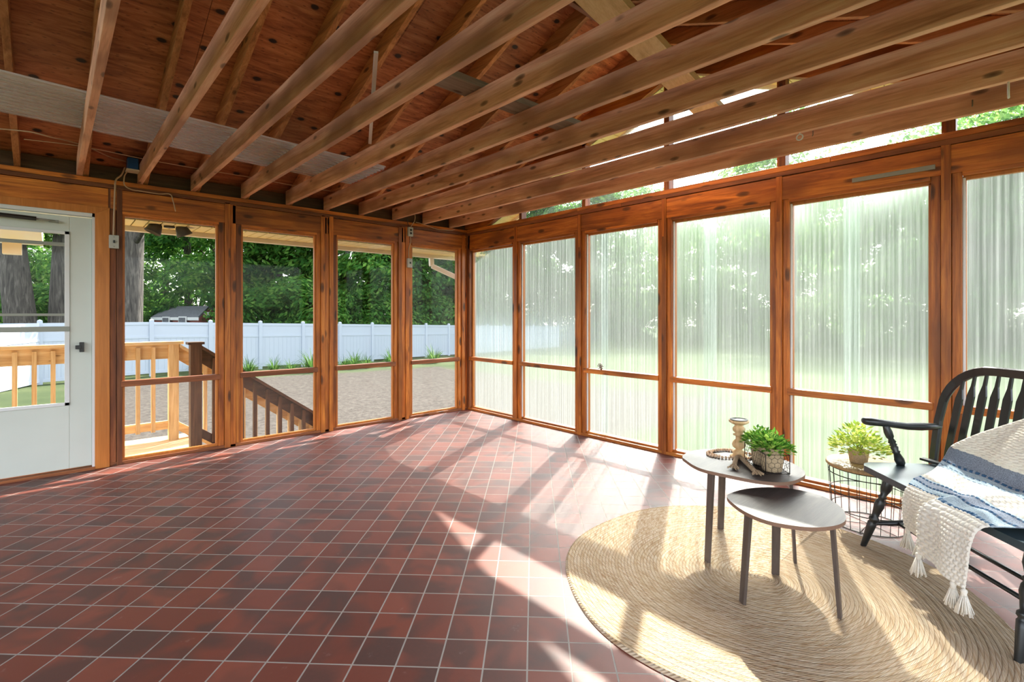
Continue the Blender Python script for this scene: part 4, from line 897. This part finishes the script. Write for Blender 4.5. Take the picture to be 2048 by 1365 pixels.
# rectangular wire basket (long axis away from camera) with two plants
bn,bf=Vector((-1.555,-4.44,0)),Vector((-1.385,-4.275,0)) # near-left and far-left corners
ax=(bf-bn).normalized(); sd=Vector((ax.y,-ax.x,0)); W_=.115; H_=.095; L_=(bf-bn).length+.02
bk_=thing('wire_basket',tuple(bn+ax*L_/2+sd*W_/2+Vector((0,0,.49))),'rectangular black wire basket on the taller oval table','basket')
def bp(u,v,z): return bn+ax*u+sd*v+Vector((0,0,.493+z))
mb=MB()
for z in (0.002,H_): mb.tube([bp(0,0,z),bp(L_,0,z),bp(L_,W_,z),bp(0,W_,z)],.0022,6,closed=True)
for u,v in ((0,0),(L_,0),(L_,W_),(0,W_)): mb.tube([bp(u,v,0),bp(u,v,H_)],.0022,6)
mb.build('frame',M['wire'],bk_)
mb=MB()
def hexwire(o_,du,Lu):
    nx=max(2,round(Lu/.026)); s=Lu/nx; hh=.023
    for i in range(nx):
        for j in range(4):
            u0=i*s+(s/2 if j%2 else 0); z0=.004+j*hh
            pt=lambda a,b: o_+du*max(0,min(Lu,a))+Vector((0,0,max(0,min(H_,b))))
            for (a,b),(c_,d_) in (((u0,z0+hh*.35),(u0+s/2,z0)),((u0+s/2,z0),(u0+s,z0+hh*.35)),((u0,z0+hh*.35),(u0,z0+hh))):
                if a>Lu and c_>Lu: continue
                mb.tube([pt(a,b),pt(c_,d_)],.0009,4)
hexwire(bp(0,0,0),ax,L_);hexwire(bp(0,W_,0),ax,L_);hexwire(bp(0,0,0),sd,W_);hexwire(bp(L_,0,0),sd,W_)
mb.build('wire_mesh',M['wire'],bk_)
for i,(u,l) in enumerate(((.062,'bushy green plant in a paper pot, near end of the wire basket'),(.178,'bushy green plant in a paper pot, far end of the wire basket'))):
    c=bp(u,W_/2,0); pt=thing('potted_plant',tuple(c),l,'plant','potted plants in the wire basket')
    MB().lathe([(.040,.0),(.046,.004),(.051,.05),(.053,.10),(.056,.118),(.053,.120),(.050,.10),(.01,.095)],c,20).build('pot',M['burlap'],pt)
    f_=MB(); foliage(f_,(c.x,c.y,c.z+.095),.088,.088,.095,420,5+i,.026); fo_=f_.build('foliage',M['leaf_pot'],pt)
    s_=MB(); rnd=random.Random(i)
    for k_ in range(14):
        a=rnd.uniform(0,2*PI); s_.tube([c+Vector((0,0,.09)),c+Vector((.05*math.cos(a),.05*math.sin(a),.15))],.0015,4)
    s_.build('stems',M['leaf_pot'],fo_)
# ------------------------------------------------------------------ wire basket side table
tc_=Vector((-.475,-4.63,0)); RT=.222
wt=thing('basket_side_table',tuple(tc_),'round wood topped wire basket table beside the bench','side table')
MB().lathe([(RT-.004,.352),(RT,.356),(RT,.368),(RT-.004,.372),(.0,.372)],tc_,64).build('tabletop',M['roundtop'],wt)
rf=lambda z:RT-.012-.022*(1-z/.35)
mb=MB()
for z in (.004,.10,.20,.31,.348):
    mb.tube([tc_+Vector((rf(z)*math.cos(2*PI*j/48),rf(z)*math.sin(2*PI*j/48),z)) for j in range(48)],.0028,6,closed=True)
mb.build('hoops',M['wire'],wt)
mb=MB()
for j in range(24):
    a=2*PI*j/24; mb.tube([tc_+Vector((rf(z)*math.cos(a),rf(z)*math.sin(a),z)) for z in (.004,.17,.352)],.0018,5)
for j in range(3): 
    a=PI*j/3; mb.tube([tc_+Vector((rf(0)*math.cos(a),rf(0)*math.sin(a),.004)),tc_-Vector((rf(0)*math.cos(a),rf(0)*math.sin(a),-.004))],.0018,5)
mb.build('vertical_wires',M['wire'],wt)
pc=Vector((-.50,-4.585,.373)); pp=thing('potted_plant',tuple(pc),'lime green bushy plant in a small pot on the wire basket table','plant')
MB().lathe([(.040,0),(.046,.003),(.056,.07),(.058,.078),(.054,.078),(.050,.06),(.01,.06)],pc,20).build('pot',M['burlap'],pp)
f_=MB(); foliage(f_,(pc.x,pc.y,pc.z+.05),.15,.15,.19,620,9,.030,.4); fo_=f_.build('foliage',M['leaf_lime'],pp)
s_=MB();rnd=random.Random(4)
for k_ in range(26):
    a=rnd.uniform(0,2*PI);q=rnd.uniform(.3,1); s_.tube([pc+Vector((0,0,.06)),pc+Vector((.05*q*math.cos(a),.05*q*math.sin(a),.13)),pc+Vector((.12*q*math.cos(a),.12*q*math.sin(a),.20-.06*q))],.0018,4)
s_.build('stems',M['leaf_lime'],fo_)
# ------------------------------------------------------------------ bench
BL=Vector((-.77,-4.645,0));BU=Vector((-.735,-.678,0)).normalized();BW=Vector((.678,-.735,0)).normalized()
def b(u,w_,z): return BL+BU*u+BW*w_+Vector((0,0,z))
BWD=1.16
bench=thing('spindle_bench',tuple(b(BWD/2,.22,0)),'black bow back spindle bench draped with a knitted throw','bench')
SZ=.442
# seat: rounded front corner, slightly saddled
prof=[(0.02,.02),(.0,.06),(-.01,.2),(.01,.40),(.04,.47),(BWD-.04,.47),(BWD-.01,.40),(BWD+.01,.2),(BWD,.06),(BWD-.02,.02),(BWD-.06,-.005),(BWD/2,-.012),(.06,-.005)]
pb=[b(u,w_,0) for u,w_ in prof]; 
ar=sum(pb[i].x*pb[(i+1)%len(pb)].y-pb[(i+1)%len(pb)].x*pb[i].y for i in range(len(pb)))
if ar<0: pb=pb[::-1]
MB().prism([(p.x,p.y) for p in pb],SZ-.032,SZ,0).build('seat',M['teal'],bench,bevel=.008)
def turned(p0,p1,prof,n=14):
    p0=Vector(p0);p1=Vector(p1);d=p1-p0;q=d.to_track_quat('Z','Y').to_matrix().to_4x4(); return MB().lathe([(r,t*d.length) for t,r in prof],p0,n,M4=q)
legp=[(0,.011),(.02,.0135),(.30,.021),(.36,.022),(.38,.017),(.40,.024),(.43,.024),(.45,.016),(.52,.019),(.60,.025),(.66,.022),(.70,.014),(.72,.023),(.74,.014),(.84,.026),(.92,.024),(1,.016)]
for (ub,wb,ut,wt_) in ((.10,-.035,.165,.07),(BWD-.13,-.035,BWD-.19,.07),(.05,.50,.15,.40),(BWD-.05,.50,BWD-.15,.40)):
    turned(b(ub,wb,.0),b(ut,wt_,SZ-.03),legp).build('leg',M['black'],bench)
st=[(0,.010),(.1,.012),(.5,.018),(.9,.012),(1,.010)]
LF=lambda z:b(.10+.065*z/.41,-.035+.105*z/.41,z); RF=lambda z:b(BWD-.13-.06*z/.41,-.035+.105*z/.41,z)
LBk=lambda z:b(.05+.10*z/.41,.50-.10*z/.41,z); RBk=lambda z:b(BWD-.05-.10*z/.41,.50-.10*z/.41,z)
turned(LF(.145),LBk(.145),st).build('side_stretcher',M['black'],bench); turned(RF(.145),RBk(.145),st).build('side_stretcher',M['black'],bench)
m0=LF(.145).lerp(LBk(.145),.30);m1=RF(.145).lerp(RBk(.145),.30); MB().tube([m0,m1],.010,10).build('long_stretcher',M['black'],bench)
m0=LF(.145).lerp(LBk(.145),.62);m1=RF(.145).lerp(RBk(.145),.62); MB().tube([m0,m1],.010,10).build('long_stretcher',M['black'],bench)
lean=.15
def bk3(u,z,dw=0): return b(u,.42+lean*(z-SZ)+dw,z)
# bow
pts=[]
HT=.992;cr=.28
pl_=[(-.028,SZ-.01),(-.034,.56),(-.038,.68),(-.030,.75)]
for i in range(1,10):
    a=PI/2*i/9; pl_.append((-.03+.30*(1-math.cos(a)),.75+(HT-.75)*math.sin(a)))
right=[(BWD-u,z) for u,z in pl_[::-1]]
allp=pl_+[(BWD/2,HT+.006)]+right
mb=MB();ring=[]
cs=[bk3(u,z) for u,z in allp]
vsb=[];n_=len(cs)
for i,p in enumerate(cs):
    d=(cs[min(i+1,n_-1)]-cs[max(i-1,0)]).normalized(); nw=BW*1.0+Vector((0,0,lean)); nw=(nw-d*nw.dot(d)).normalized(); x=d.cross(nw)
    for (sx_,sy_) in ((-.020,-.011),(.020,-.011),(.024,0),(.020,.011),(-.020,.011),(-.024,0)): vsb.append(p+x*sx_+nw*sy_)
fsb=[]
for i in range(n_-1):
    for j in range(6): fsb.append((i*6+j,i*6+(j+1)%6,(i+1)*6+(j+1)%6,(i+1)*6+j))
fsb+=[tuple(range(6))[::-1],tuple((n_-1)*6+j for j in range(6))]
MB().add(vsb,fsb,0,False).build('back_bow',M['black'],bench)
# arrow spindles
def bowz(u):
    for (u0,z0),(u1,z1) in zip(allp[:-1],allp[1:]):
        if u0<=u<=u1 and u1>u0: return z0+(z1-z0)*(u-u0)/(u1-u0)
    return HT
ns=15
for i in range(ns):
    ut=.088+i*(BWD-.176)/(ns-1); ub=BWD/2+(ut-BWD/2)*1.07; zt=bowz(ut)-.004; z0=SZ-.006
    shape=[(0,.010),(.05,.011),(.18,.019),(.45,.0215),(.70,.0235),(.77,.0235),(.87,.010),(1,.0075)]
    mb=MB();vv=[]
    for t,hw in shape:
        z=z0+(zt-z0)*t;u_=ub+(ut-ub)*t
        for (a_,d_) in((-hw,-.005),(hw,-.005),(hw,.005),(-hw,.005)): vv.append(bk3(u_+a_,z,d_))
    ff=[]
    for k_ in range(len(shape)-1):
        for j in range(4): ff.append((k_*4+j,k_*4+(j+1)%4,(k_+1)*4+(j+1)%4,(k_+1)*4+j))
    ff+=[(3,2,1,0),tuple((len(shape)-1)*4+j for j in range(4))]
    mb.add(vv,ff); mb.build('spindle',M['black'],bench,bevel=.002)
# arms
for sgn in (0,1):
    U=lambda u:u if sgn==0 else BWD-u
    sec=[(.0,.025,.692,.016,.014),(.0,.035,.698,.028,.021),(.005,.06,.700,.034,.024),(.015,.10,.694,.032,.021),(.012,.18,.680,.024,.019),(.0,.26,.670,.023,.020),(-.01,.34,.670,.028,.022),(-.02,.40,.666,.024,.019),(-.03,.46,.660,.016,.015)]
    vv=[];ff=[]
    for (u_,w_,z_,hw,hh) in sec:
        for j in range(10):
            a=2*PI*j/10; vv.append(b(U(u_+hw*math.cos(a)),w_,z_-hh+hh*math.sin(a)))
    for i in range(len(sec)-1):
        for j in range(10): ff.append((i*10+j,i*10+(j+1)%10,(i+1)*10+(j+1)%10,(i+1)*10+j))
    ff+=[tuple(range(10))[::-1],tuple((len(sec)-1)*10+j for j in range(10))]
    arm_=MB().add(vv,ff,0,True).build('arm',M['black'],bench)
    turned(b(U(.045),.205,SZ-.005),b(U(.02),.13,.668),[(0,.013),(.06,.022),(.16,.024),(.30,.015),(.33,.021),(.36,.015),(.44,.020),(.47,.014),(.50,.020),(.53,.014),(.56,.020),(.64,.013),(.68,.019),(.80,.021),(.90,.017),(1,.012)]).build('arm_post',M['black'],arm_)
# small black tray-like slat lying on seat at the bow foot
MB().beam(b(-.03,.36,SZ+.02),b(.16,.44,SZ+.012),.035,.012).build('seat_cleat',M['black'],bench)
# ------------------------------------------------------------------ throw
th=thing('throw_blanket',tuple(b(.6,.1,SZ)),'chunky cream knitted throw with grey and blue bands on the bench','blanket')
def bc(px,py,z): 
    p=onplane(px,py,2,z)-BL; return (p.dot(BU),p.dot(BW),z)
# edge curves in bench space, from hem upward (u,w,z)
Ledge=[(.446,-.045,.262),(.442,-.05,.33),(.436,-.045,.40),(.44,-.028,.452),(.40,.03,.470),(.31,.14,.468),(.20,.27,.470),(.115,.36,.480),(.13,.395,.56),(.22,.405,.62),(.33,.415,.69),(.45,.43,.76),(.55,.45,.82)]
Redge=[(.905,-.105,.202),(.915,-.10,.29),(.92,-.085,.39),(.93,-.05,.458),(.97,.03,.470),(1.02,.12,.470),(1.07,.22,.472),(1.11,.30,.48),(1.14,.36,.52),(1.15,.38,.60),(1.15,.40,.68),(1.15,.42,.76),(1.14,.44,.82)]
def cr_(P,s):
    n=len(P)-1; s=max(0,min(n-1e-6,s*n)); i=int(s);t=s-i; p0,p1,p2,p3=[Vector(P[max(0,min(n,i+j-1))]) for j in range(4)]
    return .5*((2*p1)+(p2-p0)*t+(2*p0-5*p1+4*p2-p3)*t*t+(3*p1-p0-3*p2+p3)*t**3)
NS,NT=400,230
# arc length along the left edge
def sm(x,a,b_): t=max(0,min(1,(x-a)/(b_-a))); return t*t*(3-2*t)
tab=[0]
for i in range(1,NS+1): tab.append(tab[-1]+((cr_(Ledge,i/NS)-cr_(Ledge,(i-1)/NS)).length+(cr_(Redge,i/NS)-cr_(Redge,(i-1)/NS)).length)/2)
grid=[];mid=[]
def pos(s,t):
    a=cr_(Ledge,s);c=cr_(Redge,s)
    # pleat: second half hangs in front and overlaps
    k=sm(t,.44,.52); tt=t if t<.44 else t-.035*k*(1-sm(t,.6,1))*sm(.35,s,.0) if False else t
    p=a.lerp(c,tt)
    hang=1-sm(s,.20,.34)
    fold=math.exp(-((t-.53)/.07)**2)
    drop=(sm(t,.44,.50))
    # left flap hangs flat, right flap is proud
    p.y+=hang*(-.0-.028*drop+.030*(1-drop)*sm(t,.2,.44)+.012*math.sin(t*14)*sm(s,.3,0) )
    p.y-=hang*.03*fold*.6
    p.x-=hang*.045*fold
    p.z+=hang*(1-s/.3 if s<.3 else 0)*(.045*(1-drop)*sm(t,.1,.44)-.02*drop*(1-t)) 
    flat=sm(s,.22,.34)*(1-sm(s,.6,.72))
    p.z+=flat*(.004+.020*math.exp(-((t-.50-.3*(s-.3))/.09)**2)+.012*math.exp(-((t-.8)/.1)**2)+.008*math.sin(9*t+14*s)**2)
    bk_s=sm(s,.62,.75); p.y-=bk_s*(.02+.02*math.sin(11*t+6*s)**2)
    return p
bands=[(0,.245,'k'),(.245,.30,'p'),(.30,.375,'d'),(.375,.40,'p'),(.40,.60,'k'),(.60,.69,'p'),(.69,.80,'d'),(.80,2,'k')]
stitch=[.252,.305,.372,.605,.65,.70]
base=[[pos(i/NS,j/NT) for j in range(NT+1)] for i in range(NS+1)]
mb=MB();vs=[];fs=[];mi=[]
WT=.62
for i in range(NS+1):
    L0=tab[i]
    kind='k'
    for a_,b_,kk in bands:
        if a_<=L0<b_: kind=kk
    for j in range(NT+1):
        p=base[i][j]; q1=base[min(i+1,NS)][j]-base[max(i-1,0)][j]; q2=base[i][min(j+1,NT)]-base[i][max(j-1,0)]
        n_=q1.cross(q2); n_=n_.normalized() if n_.length>1e-9 else Vector((0,0,1))
        if n_.z+(-n_.y)*.5<0: n_=-n_
        w_=j/NT*WT; h=0
        if kind=='k':
            ry=.017; row_=math.floor(L0/ry); fy=L0/ry-row_; cx=.027; fx=(w_/cx+.5*(row_%2)+.12*math.sin(row_*3.1))%1
            e=math.sqrt(max(0,1-((fx-.5)/.52)**2))*math.sqrt(max(0,1-((fy-.5)/.52)**2)); hs_=.6+.5*math.sin(row_*12.9+math.floor(w_/cx)*7.3)
            h=.0115*e*(.7+.3*hs_)
        else: h=.0012*math.sin(w_*900)*math.sin(L0*900)
        for sL in stitch:
            if abs(L0-sL)<.006 and (w_/.024)%1<.62: h=.0055*math.sqrt(max(0,1-((L0-sL)/.006)**2))
        edge=min(1,min(j,NT-j)/3)
        p=p+n_*(h*edge); vs.append(b(p.x,p.y,p.z))
for i in range(NS):
    L0=(tab[i]+tab[i+1])/2
    for j in range(NT):
        w_=(j+.5)/NT*WT; m_=0
        for a_,b_,kk in bands:
            if a_<=L0<b_: m_={'k':0,'d':1,'p':2}[kk]
        for sL in stitch:
            if abs(L0-sL)<.006 and (w_/.024)%1<.62: m_=3
        a=i*(NT+1)+j; fs.append((a,a+1,a+NT+2,a+NT+1)); mi.append(m_)
mb.v=[tuple(v) for v in vs];mb.f=fs;mb.m=mi;mb.sm=[True]*len(fs)
mb.build('cloth',[M['yarn'],M['denim'],M['paleblue'],M['navy']],th,solid=.004)
def tassel(p,l,seed):
    rnd=random.Random(seed); t_=MB(); p=Vector(p)
    t_.lathe([(.002,.012),(.010,.006),(.012,0),(.009,-.010),(.011,-.018)],p,10)
    for k_ in range(70):
        a=rnd.uniform(0,2*PI);q=math.sqrt(rnd.random()); e=p+Vector((.030*q*math.cos(a),.030*q*math.sin(a),-l*rnd.uniform(.85,1.05)))
        t_.tube([p+Vector((.006*q*math.cos(a),.006*q*math.sin(a),-.008)),p+Vector((.016*q*math.cos(a),.016*q*math.sin(a),-l*.45)),e],.0024,4)
    t_.build('tassel',M['yarn'],th)
for k_,(t,dz) in enumerate(((.05,.0),(.30,.0),(.53,.0),(.90,.0),(1.0,.0))):
    p=pos(0,t); tassel(b(p.x,p.y-.004,p.z-.004),.088,k_)
# awning / eave box seen through the door glass
aw=thing('eave_return',(-4.9,1.2,2.0),'white soffit corner of the roof seen through the top of the door glass','roof eave')
MB().box(-7.2,-4.22,.63,1.95,2.02,2.2).build('eave_panel',M['fascia'],aw)
MB().box(-4.52,-4.38,1.75,1.9,1.90,2.02).build('reflection_box',M['cream'],aw)  # added box standing in for a tan reflection in the door glass
